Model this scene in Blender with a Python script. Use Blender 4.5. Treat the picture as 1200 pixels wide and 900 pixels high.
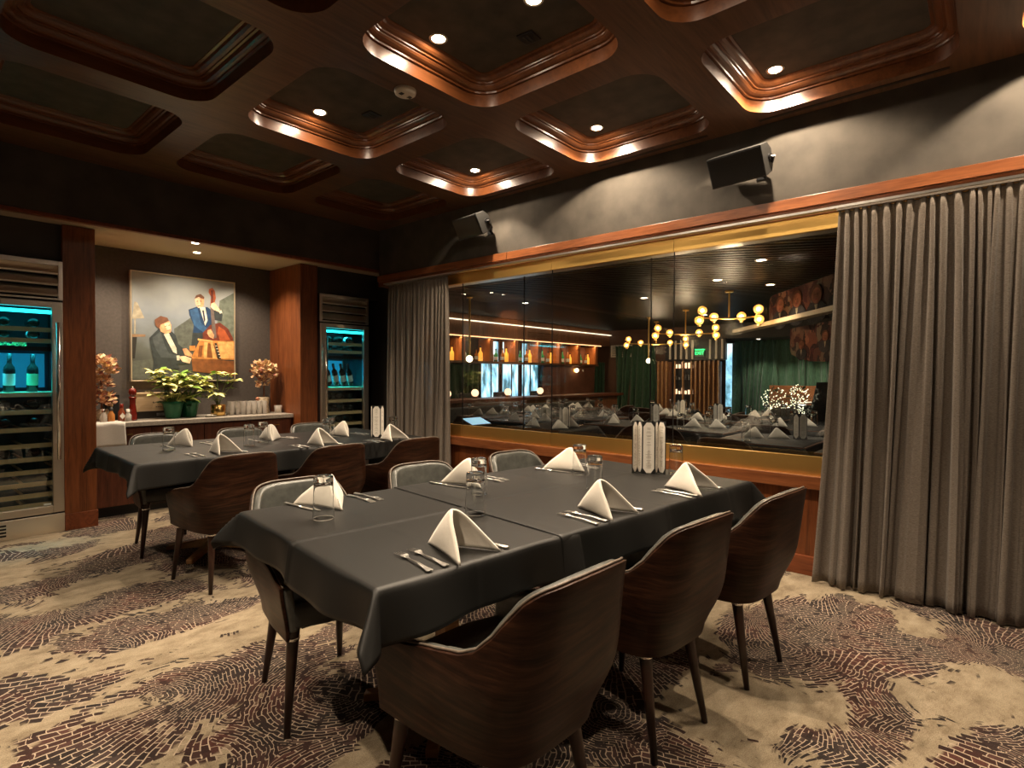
import bpy, math, random
from mathutils import Vector, Matrix, noise
PI = math.pi
rnd = random.Random(7)
for _o in list(bpy.data.objects):
    bpy.data.objects.remove(_o)
scene = bpy.context.scene
COL = scene.collection

# ------------------------------------------------------------------ camera, world, exposure
cam_d = bpy.data.cameras.new('camera'); cam = bpy.data.objects.new('camera', cam_d); COL.objects.link(cam)
scene.camera = cam
YAW, PITCH, ROLL = math.radians(49.128), math.radians(-0.989), math.radians(0.26)
fw = Vector((math.sin(YAW)*math.cos(PITCH), math.cos(YAW)*math.cos(PITCH), math.sin(PITCH)))
rt = Vector((math.cos(YAW), -math.sin(YAW), 0)); up = rt.cross(fw)
r2 = rt*math.cos(ROLL) + up*math.sin(ROLL); u2 = r2.cross(fw)
cam.matrix_world = Matrix(((r2.x, u2.x, -fw.x, 0), (r2.y, u2.y, -fw.y, 0), (r2.z, u2.z, -fw.z, 1.3), (0, 0, 0, 1)))
cam_d.sensor_width = 36; cam_d.lens = 650.02/1200*36; cam_d.clip_start = 0.05; cam_d.clip_end = 60
world = bpy.data.worlds.new('world'); scene.world = world; world.use_nodes = True
world.node_tree.nodes['Background'].inputs[0].default_value = (0.9, 0.8, 0.7, 1)
world.node_tree.nodes['Background'].inputs[1].default_value = 0.01
vs = scene.view_settings
vs.view_transform = 'Standard'; vs.look = 'None'; vs.gamma = 1; vs.use_curve_mapping = False
vs.exposure = 0.0
# light levels (W)
SPOT_W = 110; DISC_E = 620; ALC_W = 78; FAR_W = 50
WARM = (1.0, 0.80, 0.58)

# ------------------------------------------------------------------ materials
def new_mat(name):
    m = bpy.data.materials.new(name); m.use_nodes = True
    nt = m.node_tree; b = nt.nodes['Principled BSDF']
    return m, nt, b
def N(nt, t, **kw):
    n = nt.nodes.new(t)
    for k, v in kw.items():
        if k.startswith('i_'):
            n.inputs[k[2:].replace('_', ' ')].default_value = v
        else: setattr(n, k, v)
    return n
def coords(nt, scale=(1, 1, 1), rot=(0, 0, 0), kind='Object'):
    tc = N(nt, 'ShaderNodeTexCoord'); mp = N(nt, 'ShaderNodeMapping')
    mp.inputs['Scale'].default_value = scale; mp.inputs['Rotation'].default_value = rot
    nt.links.new(tc.outputs[kind], mp.inputs['Vector']); return mp.outputs[0]
def ramp(nt, fac, stops):
    r = N(nt, 'ShaderNodeValToRGB'); els = r.color_ramp.elements
    while len(els) < len(stops): els.new(0.5)
    for e, (p, c) in zip(els, stops): e.position = p; e.color = (*c, 1)
    nt.links.new(fac, r.inputs[0]); return r.outputs[0]
def bump(nt, b, h, strength=0.2, dist=0.01):
    n = N(nt, 'ShaderNodeBump'); n.inputs['Strength'].default_value = strength; n.inputs['Distance'].default_value = dist
    nt.links.new(h, n.inputs['Height']); nt.links.new(n.outputs[0], b.inputs['Normal'])
def plain(name, col, rough=0.5, metal=0.0, emit=None, es=0, spec=None, var=0.0, vs_=30, bmp=0.0, coat=0):
    m, nt, b = new_mat(name)
    b.inputs['Base Color'].default_value = (*col, 1); b.inputs['Roughness'].default_value = rough; b.inputs['Metallic'].default_value = metal
    if spec is not None: b.inputs['Specular IOR Level'].default_value = spec
    if coat: b.inputs['Coat Weight'].default_value = coat; b.inputs['Coat Roughness'].default_value = 0.1
    if emit: b.inputs['Emission Color'].default_value = (*emit, 1); b.inputs['Emission Strength'].default_value = es
    if var or bmp:
        nz = N(nt, 'ShaderNodeTexNoise'); nz.inputs['Scale'].default_value = vs_; nz.inputs['Detail'].default_value = 5
        nt.links.new(coords(nt), nz.inputs['Vector'])
        if var:
            c = ramp(nt, nz.outputs['Fac'], [(0.3, tuple(x*(1-var) for x in col)), (0.7, tuple(min(1, x*(1+var)) for x in col))])
            nt.links.new(c, b.inputs['Base Color'])
        if bmp: bump(nt, b, nz.outputs['Fac'], bmp, 0.003)
    return m
def wood(name, dark, light, grain='Z', rough=0.35, sc=1.0, coat=0.15, wavy=0.0, spec=0.4):
    m, nt, b = new_mat(name); b.inputs['Specular IOR Level'].default_value = spec
    s = {'X': (1.2, 14, 14), 'Y': (14, 1.2, 14), 'Z': (14, 14, 1.2)}[grain]
    v = coords(nt, tuple(a*sc for a in s))
    n1 = N(nt, 'ShaderNodeTexNoise'); n1.inputs['Scale'].default_value = 1.6; n1.inputs['Detail'].default_value = 6; n1.inputs['Distortion'].default_value = 1.2+wavy
    n2 = N(nt, 'ShaderNodeTexNoise'); n2.inputs['Scale'].default_value = 9; n2.inputs['Detail'].default_value = 4
    nt.links.new(v, n1.inputs['Vector']); nt.links.new(v, n2.inputs['Vector'])
    mx = N(nt, 'ShaderNodeMath', operation='MULTIPLY_ADD'); mx.inputs[1].default_value = 0.35
    nt.links.new(n2.outputs['Fac'], mx.inputs[0]); 
    m2 = N(nt, 'ShaderNodeMath', operation='MULTIPLY'); m2.inputs[1].default_value = 0.72
    nt.links.new(n1.outputs['Fac'], m2.inputs[0]); nt.links.new(m2.outputs[0], mx.inputs[2])
    mid = tuple((a+c)/2 for a, c in zip(dark, light))
    c = ramp(nt, mx.outputs[0], [(0.36, dark), (0.52, mid), (0.68, light)])
    nt.links.new(c, b.inputs['Base Color']); b.inputs['Roughness'].default_value = rough
    b.inputs['Coat Weight'].default_value = coat; b.inputs['Coat Roughness'].default_value = 0.25
    bump(nt, b, n2.outputs['Fac'], 0.06, 0.002)
    return m
def veneer_mat():
    m, nt, b = new_mat('veneer'); L = nt.links.new
    v = coords(nt, (3.0, 3.0, 34.0)); w = N(nt, 'ShaderNodeTexNoise'); w.inputs['Scale'].default_value = 1.5; w.inputs['Detail'].default_value = 3; L(coords(nt, (1, 1, 1.5)), w.inputs['Vector'])
    mx = N(nt, 'ShaderNodeVectorMath', operation='MULTIPLY_ADD'); mx.inputs[1].default_value = (0, 0, 5.0); L(w.outputs['Color'], mx.inputs[0]); L(v, mx.inputs[2])
    n = N(nt, 'ShaderNodeTexNoise'); n.inputs['Scale'].default_value = 1.6; n.inputs['Detail'].default_value = 8; n.inputs['Roughness'].default_value = 0.65; L(mx.outputs[0], n.inputs['Vector'])
    L(ramp(nt, n.outputs['Fac'], [(0.36, (0.012, 0.0044, 0.0024)), (0.5, (0.028, 0.0105, 0.0052)), (0.66, (0.058, 0.0235, 0.0115))]), b.inputs['Base Color'])
    b.inputs['Roughness'].default_value = 0.40; b.inputs['Specular IOR Level'].default_value = 0.18; bump(nt, b, n.outputs['Fac'], 0.05, 0.001); return m
def brushed(name, col, rough=0.3, axis='Z', amp=0.5, wob=0.0):
    m, nt, b = new_mat(name)
    s = {'X': (0.6, 90, 90), 'Y': (90, 0.6, 90), 'Z': (90, 90, 0.6)}[axis]
    n = N(nt, 'ShaderNodeTexNoise'); n.inputs['Scale'].default_value = 3; n.inputs['Detail'].default_value = 3
    nt.links.new(coords(nt, s), n.inputs['Vector'])
    b.inputs['Base Color'].default_value = (*col, 1); b.inputs['Metallic'].default_value = 1
    mr = N(nt, 'ShaderNodeMapRange'); mr.inputs[3].default_value = rough*(1-amp); mr.inputs[4].default_value = rough*(1+amp)
    nt.links.new(n.outputs['Fac'], mr.inputs[0]); nt.links.new(mr.outputs[0], b.inputs['Roughness'])
    if wob:
        w = N(nt, 'ShaderNodeTexNoise'); w.inputs['Scale'].default_value = 5; nt.links.new(coords(nt), w.inputs['Vector'])
        bump(nt, b, w.outputs['Fac'], wob, 0.02)
    return m
def glassy(name, col=(1, 1, 1), rough=0.0, ior=1.45):
    m, nt, b = new_mat(name)
    b.inputs['Base Color'].default_value = (*col, 1); b.inputs['Roughness'].default_value = rough
    b.inputs['Transmission Weight'].default_value = 1; b.inputs['IOR'].default_value = ior
    return m
def pane_mat(name, tint=(0.97, 0.98, 0.98), ior=1.45, extra=0.0):
    m, nt, b = new_mat(name); nt.nodes.remove(b)
    out = nt.nodes['Material Output']
    tr = N(nt, 'ShaderNodeBsdfTransparent'); tr.inputs[0].default_value = (*tint, 1)
    gl = N(nt, 'ShaderNodeBsdfGlossy'); gl.inputs['Roughness'].default_value = 0.0
    ge = N(nt, 'ShaderNodeNewGeometry'); dt = N(nt, 'ShaderNodeVectorMath', operation='DOT_PRODUCT')
    nt.links.new(ge.outputs['Normal'], dt.inputs[0]); nt.links.new(ge.outputs['Incoming'], dt.inputs[1])
    ab = N(nt, 'ShaderNodeMath', operation='ABSOLUTE'); nt.links.new(dt.outputs['Value'], ab.inputs[0])
    om = N(nt, 'ShaderNodeMath', operation='SUBTRACT'); om.inputs[0].default_value = 1; nt.links.new(ab.outputs[0], om.inputs[1])
    pw = N(nt, 'ShaderNodeMath', operation='POWER'); pw.inputs[1].default_value = 5; nt.links.new(om.outputs[0], pw.inputs[0])
    ad = N(nt, 'ShaderNodeMath', operation='MULTIPLY_ADD'); ad.inputs[1].default_value = 0.955; ad.inputs[2].default_value = 0.055+extra; ad.use_clamp = True
    nt.links.new(pw.outputs[0], ad.inputs[0])
    mx = N(nt, 'ShaderNodeMixShader'); nt.links.new(ad.outputs[0], mx.inputs[0]); nt.links.new(tr.outputs[0], mx.inputs[1]); nt.links.new(gl.outputs[0], mx.inputs[2])
    nt.links.new(mx.outputs[0], out.inputs[0]); return m
def fabric(name, c1, c2, rough=0.9, scale=400, trans=0.0, clear=0.0, stretch=(1, 1, 1), sheen=0.2, big=0.0, spec=0.2):
    m, nt, b = new_mat(name)
    n = N(nt, 'ShaderNodeTexNoise'); n.inputs['Scale'].default_value = scale; n.inputs['Detail'].default_value = 3
    nt.links.new(coords(nt, stretch), n.inputs['Vector'])
    c = ramp(nt, n.outputs['Fac'], [(0.35, c1), (0.65, c2)])
    nt.links.new(c, b.inputs['Base Color']); b.inputs['Roughness'].default_value = rough
    b.inputs['Sheen Weight'].default_value = sheen; b.inputs['Specular IOR Level'].default_value = spec
    bump(nt, b, n.outputs['Fac'], 0.15, 0.001)
    out = nt.nodes['Material Output']; sh = b.outputs[0]
    if trans:
        tl = N(nt, 'ShaderNodeBsdfTranslucent'); nt.links.new(c, tl.inputs[0])
        mx = N(nt, 'ShaderNodeMixShader'); mx.inputs[0].default_value = trans
        nt.links.new(sh, mx.inputs[1]); nt.links.new(tl.outputs[0], mx.inputs[2]); sh = mx.outputs[0]
    if clear:
        tp = N(nt, 'ShaderNodeBsdfTransparent'); mx = N(nt, 'ShaderNodeMixShader'); mx.inputs[0].default_value = clear
        nt.links.new(sh, mx.inputs[1]); nt.links.new(tp.outputs[0], mx.inputs[2]); sh = mx.outputs[0]
    nt.links.new(sh, out.inputs[0]); return m
def emis(name, col, s):
    m, nt, b = new_mat(name); b.inputs['Base Color'].default_value = (*col, 1)
    b.inputs['Emission Color'].default_value = (*col, 1); b.inputs['Emission Strength'].default_value = s; return m

def carpet_mat():
    m, nt, b = new_mat('carpet'); L = nt.links.new
    tc = N(nt, 'ShaderNodeTexCoord')
    wn = N(nt, 'ShaderNodeTexNoise'); wn.inputs['Scale'].default_value = 2.6; wn.inputs['Detail'].default_value = 3
    L(tc.outputs['Object'], wn.inputs['Vector'])
    sub = N(nt, 'ShaderNodeVectorMath', operation='SUBTRACT'); sub.inputs[1].default_value = (0.5, 0.5, 0.5); L(wn.outputs['Color'], sub.inputs[0])
    sc = N(nt, 'ShaderNodeVectorMath', operation='SCALE'); sc.inputs['Scale'].default_value = 0.13; L(sub.outputs[0], sc.inputs[0])
    wp = N(nt, 'ShaderNodeVectorMath', operation='ADD'); L(tc.outputs['Object'], wp.inputs[0]); L(sc.outputs[0], wp.inputs[1])
    def rings(scale, seed, nring, nspoke, swap=False):
        vo = N(nt, 'ShaderNodeTexVoronoi', voronoi_dimensions='2D'); vo.inputs['Scale'].default_value = scale; vo.inputs['Randomness'].default_value = 0.9
        of = N(nt, 'ShaderNodeVectorMath', operation='ADD'); of.inputs[1].default_value = (seed, seed*1.7, 0); L(wp.outputs[0], of.inputs[0])
        L(of.outputs[0], vo.inputs['Vector'])
        d = N(nt, 'ShaderNodeVectorMath', operation='SUBTRACT'); L(of.outputs[0], d.inputs[0]); L(vo.outputs['Position'], d.inputs[1])
        sp = N(nt, 'ShaderNodeSeparateXYZ'); L(d.outputs[0], sp.inputs[0])
        at = N(nt, 'ShaderNodeMath', operation='ARCTAN2'); L(sp.outputs[0], at.inputs[1]); L(sp.outputs[1], at.inputs[0])
        ln = N(nt, 'ShaderNodeVectorMath', operation='LENGTH'); L(d.outputs[0], ln.inputs[0])
        # radius wobble
        rn = N(nt, 'ShaderNodeTexNoise'); rn.inputs['Scale'].default_value = 20; L(of.outputs[0], rn.inputs['Vector'])
        ra = N(nt, 'ShaderNodeMath', operation='MULTIPLY_ADD'); ra.inputs[1].default_value = 0.022; L(rn.outputs['Fac'], ra.inputs[0]); L(ln.outputs['Value'], ra.inputs[2])
        cx = N(nt, 'ShaderNodeCombineXYZ')
        a1 = N(nt, 'ShaderNodeMath', operation='MULTIPLY'); a1.inputs[1].default_value = nspoke/(2*PI); L(at.outputs[0], a1.inputs[0])
        r1 = N(nt, 'ShaderNodeMath', operation='MULTIPLY'); r1.inputs[1].default_value = nring; L(ra.outputs[0], r1.inputs[0])
        L(a1.outputs[0], cx.inputs[0 if swap else 1]); L(r1.outputs[0], cx.inputs[1 if swap else 0])
        br = N(nt, 'ShaderNodeTexBrick'); br.offset = 0.5; br.inputs['Scale'].default_value = 1.0
        br.inputs['Brick Width'].default_value = 2.8; br.inputs['Row Height'].default_value = 1.0
        br.inputs['Mortar Size'].default_value = 0.095; br.inputs['Mortar Smooth'].default_value = 0.2; br.inputs['Bias'].default_value = -0.1
        br.inputs['Color1'].default_value = (0, 0, 0, 1); br.inputs['Color2'].default_value = (1, 1, 1, 1); br.inputs['Mortar'].default_value = (0.5, 0.5, 0.5, 1)
        L(cx.outputs[0], br.inputs['Vector'])
        return br, vo
    b1, v1 = rings(1.15, 3.1, 62, 104)
    b2, v2 = rings(1.9, 9.4, 66, 60, True)
    sel = N(nt, 'ShaderNodeTexNoise'); sel.inputs['Scale'].default_value = 1.3; L(wp.outputs[0], sel.inputs['Vector'])
    st = N(nt, 'ShaderNodeMath', operation='GREATER_THAN'); st.inputs[1].default_value = 0.52; L(sel.outputs['Fac'], st.inputs[0])
    def mixf(a, c):
        mx = N(nt, 'ShaderNodeMix', data_type='FLOAT'); L(st.outputs[0], mx.inputs[0]); L(a, mx.inputs[2]); L(c, mx.inputs[3]); return mx.outputs[0]
    line = mixf(b1.outputs['Fac'], b2.outputs['Fac'])
    tone = mixf(b1.outputs['Color'], b2.outputs['Color'])
    # line presence broken up
    ln2 = N(nt, 'ShaderNodeTexNoise'); ln2.inputs['Scale'].default_value = 22; ln2.inputs['Detail'].default_value = 2; L(tc.outputs['Object'], ln2.inputs['Vector'])
    lg = N(nt, 'ShaderNodeMath', operation='GREATER_THAN'); lg.inputs[1].default_value = 0.40; L(ln2.outputs['Fac'], lg.inputs[0])
    lm = N(nt, 'ShaderNodeMath', operation='MULTIPLY'); L(line, lm.inputs[0]); L(lg.outputs[0], lm.inputs[1])
    # big patches: dark growth-ring areas and plain beige areas
    mp = N(nt, 'ShaderNodeMapping'); mp.inputs['Rotation'].default_value = (0, 0, math.radians(35)); mp.inputs['Scale'].default_value = (1.0, 1.7, 1); L(tc.outputs['Object'], mp.inputs[0])
    pn = N(nt, 'ShaderNodeTexNoise'); pn.inputs['Scale'].default_value = 1.35; pn.inputs['Detail'].default_value = 4; pn.inputs['Roughness'].default_value = 0.5; pn.inputs['Distortion'].default_value = 0.4; L(mp.outputs[0], pn.inputs['Vector'])
    jag = N(nt, 'ShaderNodeMath', operation='MULTIPLY_ADD'); jag.inputs[1].default_value = 0.07; L(tone, jag.inputs[0]); L(pn.outputs['Fac'], jag.inputs[2])
    pm = N(nt, 'ShaderNodeMapRange', interpolation_type='SMOOTHSTEP'); pm.inputs[1].default_value = 0.545; pm.inputs[2].default_value = 0.565; L(jag.outputs[0], pm.inputs[0])
    # colours
    dk = ramp(nt, tone, [(0.0, (0.022, 0.014, 0.012)), (0.5, (0.038, 0.023, 0.019)), (1.0, (0.075, 0.044, 0.036))])
    rd = N(nt, 'ShaderNodeTexNoise'); rd.inputs['Scale'].default_value = 3.5; L(tc.outputs['Object'], rd.inputs['Vector'])
    rr = ramp(nt, rd.outputs['Fac'], [(0.40, (0.85, 0.95, 1.0)), (0.68, (1.5, 0.85, 0.75))])
    mu = N(nt, 'ShaderNodeMix', data_type='RGBA', blend_type='MULTIPLY'); mu.inputs[0].default_value = 1; L(dk, mu.inputs[6]); L(rr, mu.inputs[7])
    mixl = N(nt, 'ShaderNodeMix', data_type='RGBA'); L(lm.outputs[0], mixl.inputs[0]); L(mu.outputs[2], mixl.inputs[6]); mixl.inputs[7].default_value = (0.50, 0.39, 0.29, 1)
    bn = N(nt, 'ShaderNodeTexNoise'); bn.inputs['Scale'].default_value = 7; bn.inputs['Detail'].default_value = 8; bn.inputs['Roughness'].default_value = 0.7; L(mp.outputs[0], bn.inputs['Vector'])
    bc = ramp(nt, bn.outputs['Fac'], [(0.3, (0.18, 0.135, 0.085)), (0.5, (0.32, 0.255, 0.17)), (0.7, (0.43, 0.355, 0.25))])
    fin = N(nt, 'ShaderNodeMix', data_type='RGBA'); L(pm.outputs[0], fin.inputs[0]); L(mixl.outputs[2], fin.inputs[6]); L(bc, fin.inputs[7])
    fn = N(nt, 'ShaderNodeTexNoise'); fn.inputs['Scale'].default_value = 260; fn.inputs['Detail'].default_value = 2; L(tc.outputs['Object'], fn.inputs['Vector'])
    fr = ramp(nt, fn.outputs['Fac'], [(0.3, (0.7, 0.7, 0.7)), (0.7, (1.2, 1.2, 1.2))])
    f2 = N(nt, 'ShaderNodeMix', data_type='RGBA', blend_type='MULTIPLY'); f2.inputs[0].default_value = 1; L(fin.outputs[2], f2.inputs[6]); L(fr, f2.inputs[7])
    L(f2.outputs[2], b.inputs['Base Color']); b.inputs['Roughness'].default_value = 0.95; b.inputs['Specular IOR Level'].default_value = 0.1
    b.inputs['Sheen Weight'].default_value = 0.15
    bump(nt, b, fn.outputs['Fac'], 0.35, 0.004)
    return m

def leather(name, c1, c2, rough=0.38):
    m, nt, b = new_mat(name)
    n = N(nt, 'ShaderNodeTexNoise'); n.inputs['Scale'].default_value = 18; n.inputs['Detail'].default_value = 7; n.inputs['Roughness'].default_value = 0.65
    nt.links.new(coords(nt), n.inputs['Vector'])
    nt.links.new(ramp(nt, n.outputs['Fac'], [(0.3, c1), (0.7, c2)]), b.inputs['Base Color'])
    b.inputs['Roughness'].default_value = rough
    v = N(nt, 'ShaderNodeTexVoronoi'); v.inputs['Scale'].default_value = 350; nt.links.new(coords(nt), v.inputs['Vector'])
    bump(nt, b, v.outputs['Distance'], 0.1, 0.001)
    return m

def slat_mat():
    m, nt, b = new_mat('black_slats')
    b.inputs['Base Color'].default_value = (0.008, 0.007, 0.006, 1); b.inputs['Roughness'].default_value = 0.42; b.inputs['Specular IOR Level'].default_value = 0.15
    n = N(nt, 'ShaderNodeTexNoise'); n.inputs['Scale'].default_value = 1.6; nt.links.new(coords(nt), n.inputs['Vector'])
    bump(nt, b, n.outputs['Fac'], 0.15, 0.05)
    return m
def ribbed_mat():
    m, nt, b = new_mat('ribbed'); b.inputs['Base Color'].default_value = (0.80, 0.75, 0.68, 1); b.inputs['Roughness'].default_value = 0.12
    b.inputs['Transmission Weight'].default_value = 0.65; b.inputs['IOR'].default_value = 1.3; return m
MAT = {
 'carpet': carpet_mat(),
 'wood_ceiling': wood('wood_ceiling', (0.060, 0.026, 0.012), (0.135, 0.062, 0.030), 'X', 0.38, 0.5, 0.1, 1.5),
 'wood_coffer': wood('wood_coffer', (0.075, 0.023, 0.007), (0.150, 0.050, 0.016), 'X', 0.30, 0.6, 0.3),
 'wood_panel': wood('wood_panel', (0.10, 0.027, 0.008), (0.23, 0.070, 0.021), 'Z', 0.38, 1.0, 0.1),
 'wood_rail': wood('wood_rail', (0.14, 0.042, 0.014), (0.29, 0.098, 0.034), 'Y', 0.34, 1.0, 0.2),
 'wood_base': wood('wood_base', (0.12, 0.030, 0.010), (0.24, 0.065, 0.022), 'Y', 0.38, 1.0, 0.1),
 'wood_cab': wood('wood_cab', (0.05, 0.014, 0.006), (0.13, 0.038, 0.016), 'Z', 0.42, 1.2, 0.05),
 'veneer': veneer_mat(),
 'leg': wood('leg', (0.020, 0.007, 0.004), (0.040, 0.014, 0.008), 'Z', 0.36, 1.0, 0.2),
 'oak': wood('oak', (0.30, 0.15, 0.06), (0.48, 0.27, 0.12), 'X', 0.45),
 'walnut': wood('walnut', (0.10, 0.040, 0.018), (0.20, 0.085, 0.040), 'Z', 0.45),
 'orange_wood': wood('orange_wood', (0.30, 0.10, 0.03), (0.45, 0.17, 0.06), 'Z', 0.5),
 'plaster': plain('plaster', (0.068, 0.058, 0.046), 0.85, var=0.25, vs_=6, bmp=0.1),
 'dark_plaster': plain('dark_plaster', (0.060, 0.050, 0.040), 0.8, var=0.3, vs_=5, bmp=0.1),
 'alcove_paper': plain('alcove_paper', (0.072, 0.060, 0.052), 0.7, var=0.15, vs_=40, bmp=0.15),
 'coffer_panel': plain('coffer_panel', (0.050, 0.041, 0.028), 0.75, var=0.35, vs_=8, bmp=0.15),
 'cream': plain('cream', (0.45, 0.36, 0.25), 0.7),
 'black': plain('black', (0.008, 0.008, 0.008), 0.5),
 'black_metal': plain('black_metal', (0.015, 0.015, 0.016), 0.35, 0.2),
 'speaker': plain('speaker', (0.030, 0.029, 0.027), 0.55, var=0.3, vs_=300, bmp=0.3),
 'brass': brushed('brass', (0.86, 0.55, 0.17), 0.40, 'Y', 0.12),
 'gold': plain('gold', (0.80, 0.52, 0.18), 0.25, 1.0),
 'steel': brushed('steel', (0.85, 0.79, 0.71), 0.32, 'X', 0.15, 0.35),
 'steel_v': brushed('steel_v', (0.72, 0.66, 0.58), 0.34, 'Z', 0.12, 0.1),
 'chrome': plain('chrome', (0.82, 0.80, 0.77), 0.12, 1.0),
 'silver': plain('silver', (0.86, 0.83, 0.78), 0.30, 1.0),
 'pane': pane_mat('pane'),
 'fridge_pane': pane_mat('fridge_pane', (0.90, 0.95, 0.95), 1.4),
 'glass': glassy('glass', (0.97, 0.98, 0.98)),
 'ribbed': ribbed_mat(),
 'cloth': fabric('cloth', (0.0075, 0.0070, 0.0063), (0.0125, 0.0118, 0.0106), 0.50, 900, sheen=0.0, spec=0.42),
 'napkin': fabric('napkin', (0.72, 0.66, 0.57), (0.82, 0.77, 0.69), 0.8, 500),
 'towel': fabric('towel', (0.55, 0.52, 0.47), (0.64, 0.61, 0.56), 0.9, 300),
 'linen': fabric('linen', (0.175, 0.145, 0.118), (0.30, 0.255, 0.212), 0.85, 90, 0.22, 0.11, (1, 1, 6)),
 'green_curtain': fabric('green_curtain', (0.022, 0.060, 0.034), (0.045, 0.110, 0.062), 0.7, 60, 0.0, 0.0, (1, 1, 0.2), 0.4),
 'leather': leather('leather', (0.052, 0.054, 0.049), (0.115, 0.117, 0.105), 0.34),
 'leather_dark': leather('leather_dark', (0.020, 0.021, 0.020), (0.042, 0.043, 0.040), 0.4),
 'welt': plain('welt', (0.17, 0.135, 0.105), 0.4, var=0.3, vs_=60),
 'stone': plain('stone', (0.40, 0.36, 0.31), 0.4, var=0.25, vs_=60),
 'green_foil': plain('green_foil', (0.006, 0.09, 0.035), 0.3, 0.3, bmp=0.5, vs_=40),
 'bract': plain('bract', (0.86, 0.86, 0.34), 0.5, var=0.12, vs_=15),
 'leafgreen': plain('leafgreen', (0.18, 0.34, 0.04), 0.5, var=0.3, vs_=20),
 'darkleaf': plain('darkleaf', (0.03, 0.08, 0.03), 0.5),
 'stem': plain('stem', (0.16, 0.22, 0.06), 0.6),
 'dry1': plain('dry1', (0.62, 0.36, 0.20), 0.7, var=0.4, vs_=20),
 'dry2': plain('dry2', (0.28, 0.10, 0.07), 0.7, var=0.4, vs_=20),
 'dry3': plain('dry3', (0.78, 0.58, 0.32), 0.7, var=0.3, vs_=20),
 'soil': plain('soil', (0.03, 0.015, 0.01), 0.9),
 'red_lacquer': plain('red_lacquer', (0.17, 0.012, 0.006), 0.2, coat=0.8),
 'hot_sauce': plain('hot_sauce', (0.22, 0.05, 0.02), 0.25),
 'pine': wood('pine', (0.60, 0.42, 0.24), (0.74, 0.56, 0.36), 'X', 0.55, 0.6, 0),
 'paper': plain('paper', (0.86, 0.81, 0.72), 0.8),
 'ink': plain('ink', (0.16, 0.12, 0.09), 0.8),
 'ink_soft': plain('ink_soft', (0.40, 0.35, 0.29), 0.8),
 'white_plastic': plain('white_plastic', (0.62, 0.56, 0.48), 0.45),
 'terracotta': plain('terracotta', (0.50, 0.20, 0.11), 0.6),
 'mosaic': plain('mosaic', (0.45, 0.36, 0.24), 0.5, var=0.6, vs_=60),
 'slats': slat_mat(),
 'dark_wall': plain('dark_wall', (0.035, 0.030, 0.025), 0.6, var=0.2, vs_=3),
 'terra_wall': plain('terra_wall', (0.22, 0.085, 0.05), 0.7, var=0.2, vs_=4),
 'brown_wall': plain('brown_wall', (0.09, 0.045, 0.028), 0.6, var=0.2, vs_=4),
 'far_floor': plain('far_floor', (0.03, 0.022, 0.018), 0.7, var=0.4, vs_=5),
 'brick_grey': plain('brick_grey', (0.22, 0.23, 0.24), 0.8, var=0.5, vs_=25),
 'led_white': emis('led_white', (1.0, 0.86, 0.62), 2.2),
 'led_orange': emis('led_orange', (1.0, 0.50, 0.22), 3.0),
 'lamp_disc': emis('lamp_disc', WARM, DISC_E),
 'alc_disc': emis('alc_disc', WARM, 40),
 'far_disc': emis('far_disc', (1.0, 0.85, 0.65), 12),
 'globe': emis('globe', (1.0, 0.58, 0.20), 3.2),
 'filament': emis('filament', (1.0, 0.80, 0.45), 30),
 'daylight_glow': None,
 'cyan_led': emis('cyan_led', (0.02, 0.85, 0.95), 4.0),
 'cyan_back': plain('cyan_back', (0.02, 0.10, 0.14), 0.6),
 'bottle_dark': plain('bottle_dark', (0.010, 0.014, 0.012), 0.12),
 'label_white': plain('label_white', (0.65, 0.70, 0.68), 0.6),
 'label_green': plain('label_green', (0.25, 0.60, 0.35), 0.6),
 'shelf_wood': plain('shelf_wood', (0.45, 0.33, 0.18), 0.5),
 'exit_green': emis('exit_green', (0.02, 1.0, 0.25), 3.0),
 'exit_dark': plain('exit_dark', (0.02, 0.10, 0.04), 0.4),
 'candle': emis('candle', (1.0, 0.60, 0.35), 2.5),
 'fairy': emis('fairy', (1.0, 0.92, 0.62), 3.0),
 'amber': emis('amber', (1.0, 0.42, 0.05), 1.3),
 'liquor_clear': plain('liquor_clear', (0.75, 0.80, 0.72), 0.1),
 'liquor_green': plain('liquor_green', (0.03, 0.30, 0.12), 0.1),
 'liquor_brown': plain('liquor_brown', (0.42, 0.16, 0.04), 0.1),
 'screen': emis('screen', (0.45, 0.80, 1.0), 0.9),
 'piano_black': plain('piano_black', (0.006, 0.006, 0.007), 0.08, coat=1.0),
 'purple': emis('purple', (0.35, 0.12, 0.9), 2.0),
}
def daylight_glow_mat():
    m, nt, b = new_mat('daylight_glow')
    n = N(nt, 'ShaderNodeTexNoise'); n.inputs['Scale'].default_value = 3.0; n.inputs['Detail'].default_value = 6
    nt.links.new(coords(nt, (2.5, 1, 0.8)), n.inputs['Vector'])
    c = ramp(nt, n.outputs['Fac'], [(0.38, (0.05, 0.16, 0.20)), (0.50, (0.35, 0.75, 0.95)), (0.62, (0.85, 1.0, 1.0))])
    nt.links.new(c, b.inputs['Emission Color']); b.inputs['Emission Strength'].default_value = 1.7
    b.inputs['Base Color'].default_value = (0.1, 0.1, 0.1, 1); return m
MAT['daylight_glow'] = daylight_glow_mat()

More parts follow.
